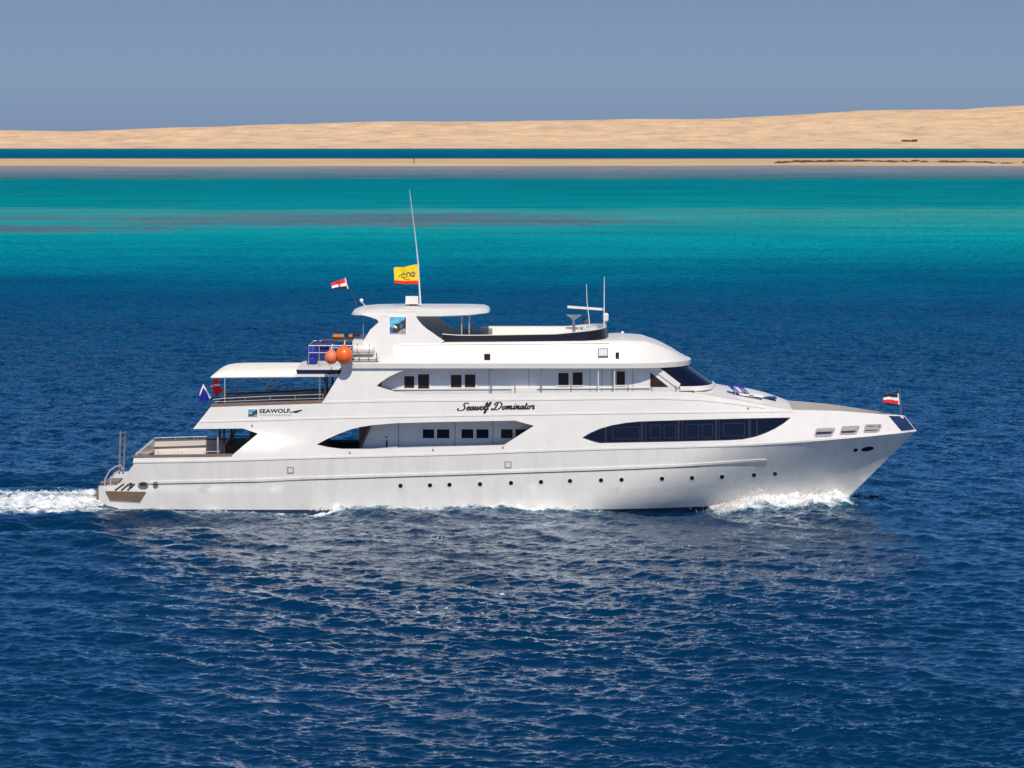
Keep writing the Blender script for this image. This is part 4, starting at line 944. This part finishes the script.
# glyph strokes: x to the right, y up, x-height 1
G = {
 'S': (2.3, [[(2.35, 1.75), (2.1, 2.05), (1.55, 2.05), (1.2, 1.6), (1.5, 1.15), (1.75, 0.7), (1.5, 0.15), (0.8, -0.1), (0.1, 0.0), (-0.15, 0.35), (0.2, 0.5)]]),
 'e': (1.0, [[(0.1, 0.45), (0.65, 0.6), (0.75, 0.9), (0.45, 1.0), (0.12, 0.55), (0.25, 0.08), (0.6, 0.0), (1.05, 0.35)]]),
 'a': (1.15, [[(0.85, 0.85), (0.5, 1.0), (0.12, 0.6), (0.12, 0.12), (0.4, 0.02), (0.75, 0.45), (0.9, 0.98)], [(0.9, 0.98), (0.78, 0.3), (0.88, 0.03), (1.25, 0.3)]]),
 'w': (1.6, [[(0.05, 0.7), (0.25, 1.0), (0.22, 0.5), (0.3, 0.04), (0.6, 0.1), (0.85, 0.6), (0.9, 1.0)], [(0.9, 1.0), (0.82, 0.4), (0.95, 0.03), (1.3, 0.3), (1.45, 0.85), (1.3, 1.0)]]),
 'o': (1.05, [[(0.6, 1.0), (0.25, 0.85), (0.1, 0.4), (0.3, 0.0), (0.65, 0.12), (0.82, 0.6), (0.6, 1.0), (0.75, 0.82), (1.1, 0.85)]]),
 'l': (0.65, [[(0.1, 0.5), (0.5, 1.4), (0.5, 2.05), (0.3, 1.9), (0.15, 0.9), (0.2, 0.05), (0.6, 0.25)]]),
 'f': (0.85, [[(0.1, 0.4), (0.6, 1.3), (0.8, 2.0), (0.55, 2.1), (0.35, 1.3), (0.15, 0.0), (0.0, -0.85), (-0.25, -0.9), (-0.1, -0.3), (0.35, 0.1), (0.7, 0.3)], [(0.0, 0.85), (0.65, 0.95)]]),
 ' ': (0.95, []),
 'D': (2.6, [[(1.0, 1.9), (0.85, 1.2), (0.6, 0.4), (0.3, 0.02), (-0.2, 0.0), (-0.3, 0.3), (0.2, 0.25), (0.8, -0.02), (1.5, 0.1), (2.1, 0.7), (2.15, 1.5), (1.6, 2.05), (0.8, 2.1), (0.3, 1.8), (0.2, 1.4), (0.5, 1.3)]]),
 'm': (1.9, [[(0.05, 0.75), (0.25, 1.0), (0.25, 0.5), (0.18, 0.0)], [(0.2, 0.3), (0.55, 0.95), (0.8, 0.95), (0.78, 0.4), (0.72, 0.0)], [(0.74, 0.3), (1.1, 0.95), (1.35, 0.95), (1.3, 0.3), (1.42, 0.02), (1.9, 0.35)]]),
 'i': (0.62, [[(0.1, 0.7), (0.28, 1.0), (0.2, 0.3), (0.3, 0.02), (0.65, 0.3)], [(0.36, 1.38), (0.42, 1.52)]]),
 'n': (1.3, [[(0.05, 0.75), (0.25, 1.0), (0.25, 0.5), (0.18, 0.0)], [(0.2, 0.3), (0.55, 0.95), (0.85, 0.95), (0.78, 0.3), (0.9, 0.02), (1.3, 0.35)]]),
 't': (0.8, [[(0.4, 1.75), (0.28, 0.9), (0.2, 0.2), (0.4, 0.02), (0.8, 0.35)], [(0.02, 1.12), (0.72, 1.2)]]),
 'r': (1.0, [[(0.05, 0.6), (0.3, 1.12), (0.35, 0.85), (0.75, 0.9), (0.68, 0.5), (0.6, 0.15), (0.75, 0.02), (1.1, 0.25)]]),
}
def script(mb, mapper, text, x0, y0, x1, y1, h, off, pen, slant=0.32):
    tot = sum(G[c][0] for c in text); k = (x1 - x0) / tot; cx = 0.0
    for c in text:
        for st in G[c][1]:
            P = smoothp(st, 5); Q = []
            for (a, b) in P:
                u = x0 + (cx + a) * k + b * h * slant; base = y0 + (y1 - y0) * (u - x0) / (x1 - x0); Q.append((u, base - b * h))
            ws_ = []
            for i in range(len(Q)):
                a = Q[max(i - 1, 0)]; b = Q[min(i + 1, len(Q) - 1)]; d = math.hypot(b[0] - a[0], b[1] - a[1]) or 1
                ws_.append(pen * (0.42 + 0.58 * abs(-(b[1] - a[1]) / d)))
            n = len(Q); up = []; dn = []
            for i, p in enumerate(Q):
                a = Q[max(i - 1, 0)]; b = Q[min(i + 1, n - 1)]; d = math.hypot(b[0] - a[0], b[1] - a[1]) or 1; nx, ny = -(b[1] - a[1]) / d, (b[0] - a[0]) / d
                up.append((p[0] - nx * ws_[i] / 2, p[1] - ny * ws_[i] / 2)); dn.append((p[0] + nx * ws_[i] / 2, p[1] + ny * ws_[i] / 2))
            mb.add([mapper(*p, off) for p in up + dn], [(i, i + 1, n + i + 1, n + i) for i in range(n - 1)])
        cx += G[c][0]
mb = MB(); script(mb, S, 'Seawolf Dominator', 457.8, 410.3, 534, 408.9, 3.5, 0.016, 1.65); o = mk('name_lettering', mb.V, mb.F, M['ink'], side, smooth=0)
# block lettering
def textmesh(s, size, mapper, x0, y0, x1, h, off, m, parent, name, bold=0.0, slope=0.0):
    cu = bpy.data.curves.new('t', 'FONT'); cu.body = s; cu.size = 1; cu.offset = bold; cu.resolution_u = 3
    ob = bpy.data.objects.new('t', cu); COL.objects.link(ob); bpy.context.view_layer.update()
    me = ob.evaluated_get(bpy.context.evaluated_depsgraph_get()).to_mesh()
    V = np.array([v.co[:] for v in me.vertices]); Fc = [tuple(p.vertices) for p in me.polygons]
    V[:, 0] -= V[:, 0].min(); w = V[:, 0].max(); hh = V[:, 1].max()
    W = [mapper(x0 + v[0] / w * (x1 - x0), y0 + slope * v[0] / w - v[1] / hh * h, off) for v in V]
    ob.evaluated_get(bpy.context.evaluated_depsgraph_get()).to_mesh_clear(); bpy.data.objects.remove(ob); bpy.data.curves.remove(cu)
    return mk(name, W, Fc, m, parent, smooth=0)
textmesh('SEAWOLF', 1, S, 259.2, 413.0, 290, 3.9, 0.014, M['ink'], side, 'fleet_lettering', 0.03, -0.6)
mb = MB()
ribbon(mb, S, [(289, 412), (295, 412), (302.2, 409.9)], [0.8, 1.6, 0.5], 0.014, 0.01, (1,), 2); panel(mb, S, [(293, 411.2), (302.5, 409.4), (297.3, 412.6), (296, 413)], [], 0.016, 0.012, 3, (1,), False); part('fleet_swoosh', mb, M['ink'], side)
mb = MB(); xx = 259.5
while xx < 291:
    w = random.uniform(0.8, 1.6); ribbon(mb, S, [(xx, 414.9), (xx + w, 414.9)], 0.8, 0.012, 0.01, (1,), 4); xx += w + 0.6
part('small_print', mb, M['inkg'], side)
def picture(mapper, x0, y0, x1, y1, off, parent, name, th=0.02):
    W, H = x1 - x0, y1 - y0
    def q(P): return [(x0 + a * W, y0 + b * H) for a, b in P]
    mb = MB(); panel(mb, mapper, q([(-.05, -.05), (1.05, -.05), (1.05, 1.05), (-.05, 1.05)]), [], off, th, 6, (1,), False); f = part(name, mb, M['whitec'], parent)
    for k, (P, m_) in enumerate(((([(0, 0), (1, 0), (1, .7), (0, .55)]), 'lblue'), ([(0, .6), (.3, .5), (.6, .62), (1, .62), (1, 1), (0, 1)], 'pgrey'),
                 ([(.97, .02), (1, .02), (1, .68), (.78, .72), (.62, .82), (.5, .95), (.2, .95), (.15, .72), (.3, .66), (.42, .72), (.3, .55), (.36, .42), (.58, .38), (.72, .26), (.88, .2)], 'ink'),
                 ([(.0, .65), (.1, .6), (.22, .72), (.2, .92), (.08, .98), (0, .85)], 'mblue'), ([(.68, .42), (.8, .4), (.78, .6), (.66, .72), (.62, .6)], 'mblue'), ([(.2, .56), (.34, .52), (.46, .6), (.44, .70), (.3, .62)], 'whitec'))):
        mb = MB(); panel(mb, mapper, q(P), [], off + 0.006 * (k + 1), 0.004, 6, (1,), False); part('picture_patch', mb, M[m_], f)
picture(Wt, 389.6, 316.8, 406, 333.6, 0.02, yacht, 'arch_picture')
picture(S, 248.2, 409.2, 257.4, 416.3, 0.02, side, 'fleet_emblem')

# ================================================================== THINGS ABOARD
def cloth(P00, P10, P01, P11, n=14, mrip=0.05, ph=0.0, bands=None, name='flag', label='', mats=None, axis=(0, 1, 0), extra=None):
    """flag between four corners (hoist top, fly top, hoist bottom, fly bottom), rippled, a few mm thick"""
    A_, B_, C_, D_ = map(Vector, (P00, P10, P01, P11)); ax = Vector(axis)
    def at(u, v):
        p = (A_ * (1 - u) + B_ * u) * (1 - v) + (C_ * (1 - u) + D_ * u) * v
        return p + ax * mrip * math.sin(u * 9 + v * 1.5 + ph) * (0.25 + u) + Vector((0, 0, 1)) * mrip * 0.5 * math.sin(u * 7 + ph * 2) * u
    t = thing(name, tuple(C_), label, 'flag')
    for (v0, v1, m_, nm) in bands:
        rows = [[at(i / n, v0 + (v1 - v0) * j / 5) + ax * 0.006 for i in range(n + 1)] for j in range(6)]
        back = [[p - ax * 0.012 for p in r] for r in rows]
        mb = MB(); mb.grid(rows); mb.grid(back)
        mb.grid([rows[0], back[0]]); mb.grid([rows[-1], back[-1]]); mb.grid([[r[0] for r in rows], [r[0] for r in back]]); mb.grid([[r[-1] for r in rows], [r[-1] for r in back]])
        mb.build(nm, M[m_], t, 60)
    return t, at
y0 = -0.9
t, at_ = cloth(Pw(418.2, 264.2, y0), Pw(393.8, 268.2, y0), Pw(419.4, 284.2, y0), Pw(394.6, 283.6, y0), 16, 0.07, 0.6, [(0, 0.82, 'yellow', 'yellow_field'), (0.82, 1, 'red', 'red_stripe')], 'flag', 'yellow flag with red lower edge and dark scrawled letters, flying from the white mast')
mb = MB()
def fstroke(mb, P, w=0.035):
    P = smoothp(P, 5); n = len(P); V = []
    for sgn in (-1, 1):
        for i, p in enumerate(P):
            a = P[max(i - 1, 0)]; b = P[min(i + 1, n - 1)]; d = math.hypot(b[0] - a[0], b[1] - a[1]) or 1; nx, ny = -(b[1] - a[1]) / d, (b[0] - a[0]) / d
            V.append(at_(p[0] + nx * w * sgn * 0.6, p[1] + ny * w * sgn) + Vector((0, -0.012, 0)))
    mb.add(V, [(i, i + 1, n + i + 1, n + i) for i in range(n - 1)])
fstroke(mb, [(0.18, 0.38), (0.30, 0.42), (0.30, 0.56), (0.19, 0.58), (0.16, 0.46), (0.18, 0.38)]); fstroke(mb, [(0.22, 0.32), (0.22, 0.66)], 0.025)
fstroke(mb, [(0.36, 0.6), (0.36, 0.40), (0.47, 0.38), (0.48, 0.6)]); fstroke(mb, [(0.54, 0.44), (0.62, 0.4), (0.72, 0.48), (0.68, 0.62), (0.56, 0.6)]); fstroke(mb, [(0.78, 0.5), (0.82, 0.62)]); fstroke(mb, [(0.36, 0.72), (0.42, 0.76), (0.6, 0.68)], 0.015); fstroke(mb, [(0.2, 0.2), (0.5, 0.26)], 0.014)
mk('dark_letters', mb.V, mb.F, M['teakd'], t, smooth=0)
y0 = 0.3
t, _ = cloth(Pw(345, 278.3, y0), Pw(331, 283.4, y0), Pw(347.6, 288.2, y0), Pw(332.5, 290, y0), 12, 0.04, 1.4, [(0, 0.42, 'red', 'red_stripe'), (0.42, 0.74, 'whitec', 'white_stripe'), (0.74, 1, 'blackc', 'black_stripe')], 'flag', 'small red, white and black striped flag flying high on the slanted staff behind the hardtop')
mb = MB(); mb.tube([Pw(345, 278.0, y0), Pw(347.8, 288.6, y0)], 0.035, 6); mb.build('hoist_band', M['whitec'], t)
mb = MB(); c_ = Pw(339.5, 285.2, y0 - 0.05); mb.ball(c_, 0.05, 8, 6, (1, 0.2, 1)); mb.build('emblem', M['ochre'], t)
y0 = 0.0
t, _ = cloth(Pw(897.6, 394.2, y0), Pw(883.6, 394.2, y0), Pw(898.8, 404.2, y0), Pw(882.6, 401.8, y0), 12, 0.05, 2.1, [(0, 0.34, 'blackc', 'black_stripe'), (0.34, 0.64, 'whitec', 'white_stripe'), (0.64, 1, 'red', 'red_stripe')], 'flag', 'small black, white and red striped flag on the staff at the bow')
mb = MB(); mb.tube([Pw(898, 393.6, y0), Pw(899, 404.6, y0)], 0.035, 6); mb.build('hoist_band', M['whitec'], t)
mb = MB(); b_ = Pw(901.3, 415.5, 0); mb.tube([b_, Pw(899.6, 388, 0)], 0.02, 6); part('bow_staff', mb, M['grey'])
# drooping stern flags: draped round slanted staffs
def drape(name, label, top, outline, m_, band, staff, yb, extra):
    t = thing(name, Pw(top[0], top[1] + 14, yb), label, 'flag'); cx = top[0]
    def D(px, py, off=0.0):
        yy = yb + 0.10 * math.sin((px - cx) * 0.75) * min(1, (py - top[1]) / 8)
        p = Pw(px, py, yy); return (p[0], p[1] - off, p[2])
    mb = MB(); panel(mb, D, outline, [], 0.0, 0.012, 1.5, (1,)); mb.build('cloth', M[m_], t, 60)
    for P, mm, nm in extra:
        mb = MB(); panel(mb, D, P, [], 0.01, 0.03, 1.5, (1,), False); mb.build(nm, M[mm], t, 60)
    mb = MB(); mb.tube([Pw(*p, yb + 0.06) for p in staff], 0.022, 6); part('stern_staff', mb, M['dark'])
drape('flag', 'dark blue flag with white edges drooping at the stern of the upper deck', (203.3, 384.5), [(203.3, 384), (207, 391), (210.8, 398), (207.5, 400.3), (204.5, 402.6), (200.8, 402.8), (199.4, 399.6), (197.6, 394.8), (199.8, 390), (201.6, 386.5)], 'blue', None, [(213, 405), (203.5, 383.5)], -0.6,
      [([(203.3, 383.8), (204.2, 385.5), (211.2, 397.5), (209.8, 398.8), (203.2, 387.2), (199.9, 396.5), (198.9, 395.2)], 'whitec', 'white_edge')])
drape('flag', 'red flag with a white bar drooping beside the aft end of the awning', (215.5, 378.5), [(214, 379), (217.6, 378.4), (219.4, 383.5), (221.6, 387.5), (223.6, 392), (219.5, 394.4), (214.8, 396), (213, 391), (211.4, 386.3), (213.2, 383)], 'red', None, [(218, 404), (215.6, 378)], -1.6,
      [([(211.6, 385.6), (213.8, 384.2), (219.6, 384.0), (220.6, 386.1), (214, 386.4), (211.4, 387.2)], 'whitec', 'white_bar')])
# orange fenders hanging outside the plating
for px, py, r, m_, lb in ((331.3, 357.2, 0.33, 'orangep', 'paler and smaller of the two round orange fenders hanging below the boat deck rail'), (344.2, 355.3, 0.43, 'orange', 'bigger deep orange round fender hanging beside the life raft')):
    yb = -3.95 if m_ == 'orange' else -3.85
    c_ = Pw(px, py, yb); t = thing('fender', (c_[0], c_[1], c_[2] - r), lb, 'fender', 'orange fenders by the boat deck')
    prof = [(0.02, -r)] + [(r * math.cos(a), r * math.sin(a) * 1.04) for a in np.linspace(-1.35, 1.2, 14)] + [(r * 0.22, r * 1.12), (r * 0.18, r * 1.22), (0.02, r * 1.24)]
    mb = MB(); mb.lathe(c_, prof, 22); mb.build('ball', M[m_], t, 50)
    mb = MB(); mb.tube([(c_[0], c_[1], c_[2] + r * 1.15), (c_[0] + 0.03, c_[1] + 0.3, c_[2] + r + 0.28)], 0.02, 6); mb.build('rope', M['whitec'], t)
# life raft canister in its cradle
c_ = Pw(363.5, 349.8, -3.0)
t = thing('life_raft', (c_[0], c_[1], c_[2] - 0.3), 'white life raft canister lying in a steel cradle on the boat deck', 'life raft')
L = 0.56; prof = [(0.03, -L)] + [(0.26 * math.sin(a), -L + 0.14 * (1 - math.cos(a))) for a in np.linspace(0.3, math.pi / 2, 5)] + [(0.265, -0.02), (0.285, -0.02), (0.285, 0.02), (0.265, 0.02)] + [(0.26 * math.cos(a), L - 0.14 * (1 - math.sin(a))) for a in np.linspace(0, 1.25, 5)] + [(0.03, L)]
mb = MB(); mb.lathe(c_, prof, 20, 'x'); mb.build('canister', M['white'], t, 50)
for k in (-0.3, 0, 0.3):
    mb = MB(); mb.lathe((c_[0] + k, c_[1], c_[2]), [(0.272, -0.02), (0.283, -0.02), (0.283, 0.02), (0.272, 0.02)], 20, 'x'); mb.build('strap', M['grey'], t, 50)
mb = MB(); zc = c_[2]
for yy in (-0.3, 0.3):
    for zz in (-0.18, -0.36, -0.54): mb.tube([(c_[0] - 0.6, c_[1] + yy, zc + zz), (c_[0] + 0.72 + (-0.18 - zz) * 0.5, c_[1] + yy, zc + zz)], 0.02, 6)
    for k in (-0.6, -0.2, 0.25, 0.65): mb.tube([(c_[0] + k, c_[1] + yy, zc - 0.12), (c_[0] + k + 0.04, c_[1] + yy, 7.38)], 0.025, 6)
mb.box((c_[0] + 0.05, c_[1], 7.42), (1.4, 0.7, 0.06)); part('life_raft_cradle', mb, M['grey'])
# boat deck rail, blue drum, folded canvas, foam mats
xl = Pw(308.5, 0, -2.8)[0]; xe = Pw(361, 0, -2.8)[0]
for sd, zz in ((-2.6, 8.15), (0.9, 8.15)):
    mb = MB(); mb.tube([(xl, sd, zz), (xe, sd, zz)], 0.022, 6); mb.tube([(xl, sd, 7.8), (xe, sd, 7.8)], 0.014, 6)
    for k in range(6): x = xl + (xe - xl) * k / 5; mb.tube([(x, sd, 7.1), (x, sd, zz)], 0.018, 6)
    part('boat_deck_rail', mb, M['steel'])
mb = MB(); mb.tube([(xl, -2.6, 8.15), (xl, 0.9, 8.15)], 0.022, 6); part('boat_deck_rail', mb, M['steel'])
c_ = Pw(312.3, 354, -1.9); t = MB(); t.lathe((c_[0], c_[1], 7.2), [(0.02, 0), (0.24, 0), (0.27, 0.05), (0.26, 0.25), (0.275, 0.28), (0.26, 0.31), (0.26, 0.52), (0.275, 0.55), (0.26, 0.58), (0.265, 0.8), (0.24, 0.84), (0.02, 0.84)], 20)
tag(t.build('drum', M['blue']), 'upright blue plastic drum at the aft corner of the boat deck', 'drum')
t = MB(); x0 = Pw(314, 0, 0.3)[0]; x1 = Pw(333, 0, 0.3)[0]; rows = []
for i in range(13):
    f = i / 12; rows.append([(x0 + (x1 - x0) * f, 0.3 + 0.26 * math.cos(a), 7.98 + 0.05 * math.sin(f * 9) + 0.20 * math.sin(a) * (1 - 0.3 * abs(2 * f - 1) ** 3)) for a in np.linspace(0, 2 * math.pi, 13)])
t.grid(rows); t.add(rows[0], [tuple(range(13))]); t.add(rows[-1], [tuple(range(13))]); tag(t.build('canvas_roll', M['navy'], smooth=60), 'long navy canvas roll lying across the boat deck', 'canvas')
mb = MB(); mb.box(((x0 + x1) / 2, 0.3, 7.49), ((x1 - x0) * 0.8, 0.5, 0.56)); tag(mb.build('storage_chest', M['navy']), 'dark blue storage chest under the navy canvas roll', 'chest')
for pa, pb, lb in ((333, 344, 'orange foam mat rolled up on the far rail behind the fenders'), (349, 360, 'orange foam mat rolled up on the far rail behind the life raft')):
    t = MB(); a = Pw(pa, 0, 0.9)[0]; b = Pw(pb, 0, 0.9)[0]; sp = []
    for k in range(40): w = k / 39 * 5 * math.pi; r = 0.05 + 0.10 * k / 39; sp.append((r * math.cos(w), r * math.sin(w)))
    rows = [[(x, 0.9 + p[0], 8.36 + p[1]) for p in sp] for x in (a, (a + b) / 2, b)]
    back = [[(x, 0.9 + p[0] * 0.86, 8.36 + p[1] * 0.86) for p in sp] for x in (a, (a + b) / 2, b)]
    t.grid(rows); t.grid(back); t.grid([rows[0], back[0]]); t.grid([rows[-1], back[-1]]); tag(t.build('rolled_mat', M['ochre'], smooth=60), lb, 'mat', 'rolled mats on the far rail')
mb = MB(); mb.box((Pw(347, 0, 0.9)[0], 0.9, 8.20), (2.6, 0.3, 0.04)); part('rail_shelf', mb, M['teakd'])
# sun loungers on the foredeck trunk
def lounger(px, py, ln, lb):
    b = Pw(px, py, -2.2); t = thing('sun_lounger', (b[0], b[1], b[2]), lb, 'sun lounger', 'blue loungers on the foredeck trunk')
    mb = MB(); mb.box((b[0] - 0.5 * ln * 0.80, b[1], b[2] + 0.5 * ln * 0.75 ), (ln, 0.42, 0.15), ry=R(43)); mb.build('backrest', M['blue'], t)
    mb = MB(); mb.box((b[0] + 0.25, b[1], b[2] + 0.06), (0.7, 0.6, 0.08), ry=R(8)); mb.build('seat', M['whitec'], t)
    for s in (-1, 1):
        mb = MB(); mb.tube([(b[0] - 0.02, b[1] + 0.28 * s, b[2] + 0.06), (b[0] - 0.5 * ln, b[1] + 0.28 * s, b[2] + 0.5 * ln * 0.9)], 0.02, 6); mb.tube([(b[0] - 0.4 * ln, b[1] + 0.28 * s, b[2] + 0.36 * ln), (b[0] - 0.35 * ln, b[1] + 0.28 * s, b[2] - 0.1)], 0.02, 6); mb.build('frame', M['steel'], t)
lounger(741, 395.8, 0.80, 'lower blue lounger nearer the wheelhouse windscreen, backrest raised')
lounger(750.5, 396.6, 0.98, 'taller blue lounger further forward on the trunk, backrest raised')
# person at the helm of the flybridge
def person(px, label):
    x, y, z0 = Pw(px, 0, -0.3)[0], -0.3, 8.05
    t = thing('person', (x, y, z0 - 0.0), label, 'person')
    v = [(0, 0, .45), (0, 0, .70), (.03, 0, .92), (.05, 0, 1.02), (.05, 0, 1.10),
         (.04, -.18, .92), (.12, -.24, .68), (.34, -.18, .66), (.44, -.14, .68), (.04, .18, .92), (.12, .24, .68), (.34, .18, .66), (.44, .14, .68),
         (.02, -.10, .42), (.42, -.12, .44), (.46, -.12, .04), (.58, -.12, .0), (.02, .10, .42), (.42, .12, .44), (.46, .12, .04), (.58, .12, .0)]
    r = [.15, .14, .15, .06, .055, .065, .048, .038, .03, .065, .048, .038, .03, .10, .07, .045, .04, .10, .07, .045, .04]
    e = [(0, 1), (1, 2), (2, 3), (3, 4), (2, 5), (5, 6), (6, 7), (7, 8), (2, 9), (9, 10), (10, 11), (11, 12), (0, 13), (13, 14), (14, 15), (15, 16), (0, 17), (17, 18), (18, 19), (19, 20)]
    me = bpy.data.meshes.new('body'); me.from_pydata(v, e, []); o = bpy.data.objects.new('body', me); COL.objects.link(o); o.parent = t
    sk = o.modifiers.new('s', 'SKIN'); 
    for i, q in enumerate(me.skin_vertices[0].data): q.radius = (r[i], r[i]); q.use_root = (i == 0)
    sb = o.modifiers.new('u', 'SUBSURF'); sb.levels = sb.render_levels = 2
    bpy.context.view_layer.update()
    ev = bpy.data.meshes.new_from_object(o.evaluated_get(bpy.context.evaluated_depsgraph_get())); o.modifiers.clear(); o.data = ev
    ev.materials.clear(); [ev.materials.append(M[k]) for k in ('shirt', 'trouser', 'skin')]
    for p in ev.polygons:
        c = p.center
        p.material_index = 2 if (c.z > 1.02 or c.x > 0.30 and c.z > .6) else (0 if c.z > .52 else 1)
        p.use_smooth = True
    mb = MB(); mb.ball((x + 0.06, y, z0 + 1.22), 0.105, 16, 12, (1.05, 0.82, 1.2)); mb.add([(x + .155, y - .02, z0 + 1.21), (x + .155, y + .02, z0 + 1.21), (x + .195, y, z0 + 1.20), (x + .155, y, z0 + 1.25)], [(0, 1, 2), (0, 2, 3), (1, 3, 2)])
    for s in (-1, 1): mb.ball((x + .05, y + .088 * s, z0 + 1.22), 0.028, 8, 6, (1, .4, 1.3))
    mb.build('head', M['skin'], t, 60)
    mb = MB(); mb.ball((x + 0.035, y, z0 + 1.265), 0.112, 16, 12, (1.05, 0.88, 1.0)); mb.build('hair', M['hair'], t, 60)
    mb = MB(); mb.box((x - .03, y, z0 + .36), (.5, .5, .1)); mb.box((x - .28, y, z0 + .6), (.07, .5, .5)); mb.box((x, y, z0 + .15), (.15, .15, .35)); part('helm_seat', mb, M['white'])
person(584.5, 'dark-haired person in a white shirt sitting at the flybridge helm behind the coaming')

# ================================================================== SPRAY
def spray(name, label, pts):
    n = len(pts); base = np.array([(1, 0, 0), (0, 1, 0), (0, 0, 1), (-1, 0, 0), (0, -1, 0), (0, 0, -1)], float)
    fc = np.array([(0, 1, 2), (1, 3, 2), (3, 4, 2), (4, 0, 2), (1, 0, 5), (3, 1, 5), (4, 3, 5), (0, 4, 5)])
    P = np.array([p[:3] for p in pts]); s = np.array([p[3] for p in pts])
    V = (P[:, None, :] + base[None] * (s[:, None, None] * rng.uniform(0.5, 1.4, (n, 6, 1)))).reshape(-1, 3)
    Fc = (fc[None] + 6 * np.arange(n)[:, None, None]).reshape(-1, 3)
    me = bpy.data.meshes.new(name); me.vertices.add(len(V)); me.vertices.foreach_set('co', V.reshape(-1).astype(np.float32))
    me.loops.add(Fc.size); me.polygons.add(len(Fc)); me.loops.foreach_set('vertex_index', Fc.reshape(-1).astype(np.int32)); me.polygons.foreach_set('loop_start', np.arange(0, Fc.size, 3, dtype=np.int32)); me.update(calc_edges=True)
    me.materials.append(M['foam']); o = bpy.data.objects.new(name, me); COL.objects.link(o); return tag(o, label, 'spray', kind='stuff')
fm = bpy.data.materials.new('white_spray'); fm.use_nodes = True; n = fm.node_tree.nodes; l = fm.node_tree.links; n.clear()
d_ = n.new('ShaderNodeBsdfDiffuse'); d_.inputs[0].default_value = (0.97, 0.97, 0.97, 1); tr_ = n.new('ShaderNodeBsdfTranslucent'); tr_.inputs[0].default_value = (0.97, 0.97, 0.97, 1)
mx = n.new('ShaderNodeMixShader'); mx.inputs[0].default_value = 0.35; l.new(d_.outputs[0], mx.inputs[1]); l.new(tr_.outputs[0], mx.inputs[2]); ou = n.new('ShaderNodeOutputMaterial'); l.new(mx.outputs[0], ou.inputs[0]); M['foam'] = fm
g_ = n.new('ShaderNodeNewGeometry'); v1 = n.new('ShaderNodeVectorMath'); v1.operation = 'MULTIPLY_ADD'; l.new(g_.outputs['Normal'], v1.inputs[0]); v1.inputs[1].default_value = (0.5, 0.5, 0.5); v1.inputs[2].default_value = (0, 0, 0.75)
v2 = n.new('ShaderNodeVectorMath'); v2.operation = 'NORMALIZE'; l.new(v1.outputs[0], v2.inputs[0]); l.new(v2.outputs[0], d_.inputs['Normal'])
pts = []
hx = [9.8, 10.8, 11.6, 12.2, 12.6, 13.2, 14, 15, 16, 16.6, 17.0]; hz = [0.05, 0.25, 0.65, 1.15, 0.85, 0.55, 0.62, 0.80, 0.85, 0.55, 0.05]
for sd in (-1, 1):
    for i in range(5000 if sd < 0 else 2000):
        x = random.uniform(9.8, 17.0); hb = halfb(x, 0.3) if x < 16.8 else 0.0; o_ = abs(random.gauss(0.3, 0.55)); H = float(np.interp(x, hx, hz)) * max(0, 1 - (o_ / 1.9) ** 2) * (0.75 + 0.5 * random.random() * (0.6 + 0.4 * math.sin(x * 9 + o_ * 5)))
        z = 0.15 + H * random.random() ** 0.7; hbz = halfb(x, max(z, 0)) if x < 16.6 + z else 0
        pts.append((x + random.gauss(0, 0.05), sd * (max(hb, hbz - 0.05) + o_), z, random.uniform(0.008, 0.03)))
    for i in range(1500):
        x = random.gauss(13.8, 2.0); o_ = abs(random.gauss(0.8, 0.8)); z = abs(random.gauss(0.3, 0.35))
        if x < 17.2: pts.append((x, sd * (halfb(x, 0.3) + o_), z, random.uniform(0.008, 0.022)))
spray('bow_spray', 'white spray and foam thrown up along the yacht bow', pts)
pts = []
for i in range(1100):
    x = -20.6 - random.expovariate(1 / 7.0); wd = 3.6 + 0.05 * (-20 - x)
    y = random.choice((-1, 1)) * (wd - abs(random.gauss(0, 1.0))) if random.random() < 0.6 else random.uniform(-wd, wd)
    cl = 0.5 + 0.5 * math.sin(x * 1.7 + y * 0.9) * math.sin(y * 2.1 - x * 0.6)
    if random.random() > 0.35 + 0.65 * cl or x < -55: continue
    pts.append((x, y, 0.12 + 0.42 * cl * random.random() * math.exp((x + 20) / 40), random.uniform(0.01, 0.03)))
for i in range(2500):
    x = random.uniform(-9.9, 3.6); k = float(np.interp(x, [-9.9, -9.2, -8, -4, 0, 2, 3.6], [.6, 1, .35, .2, .35, .7, .4]))
    if random.random() < k: pts.append((x, -(halfb(x, 0.1) + abs(random.gauss(0.1, 0.3))), 0.16 + abs(random.gauss(0, 0.10)), random.uniform(0.012, 0.035)))
spray('wake_foam', 'churned white foam trailing behind and beside the yacht hull', pts)
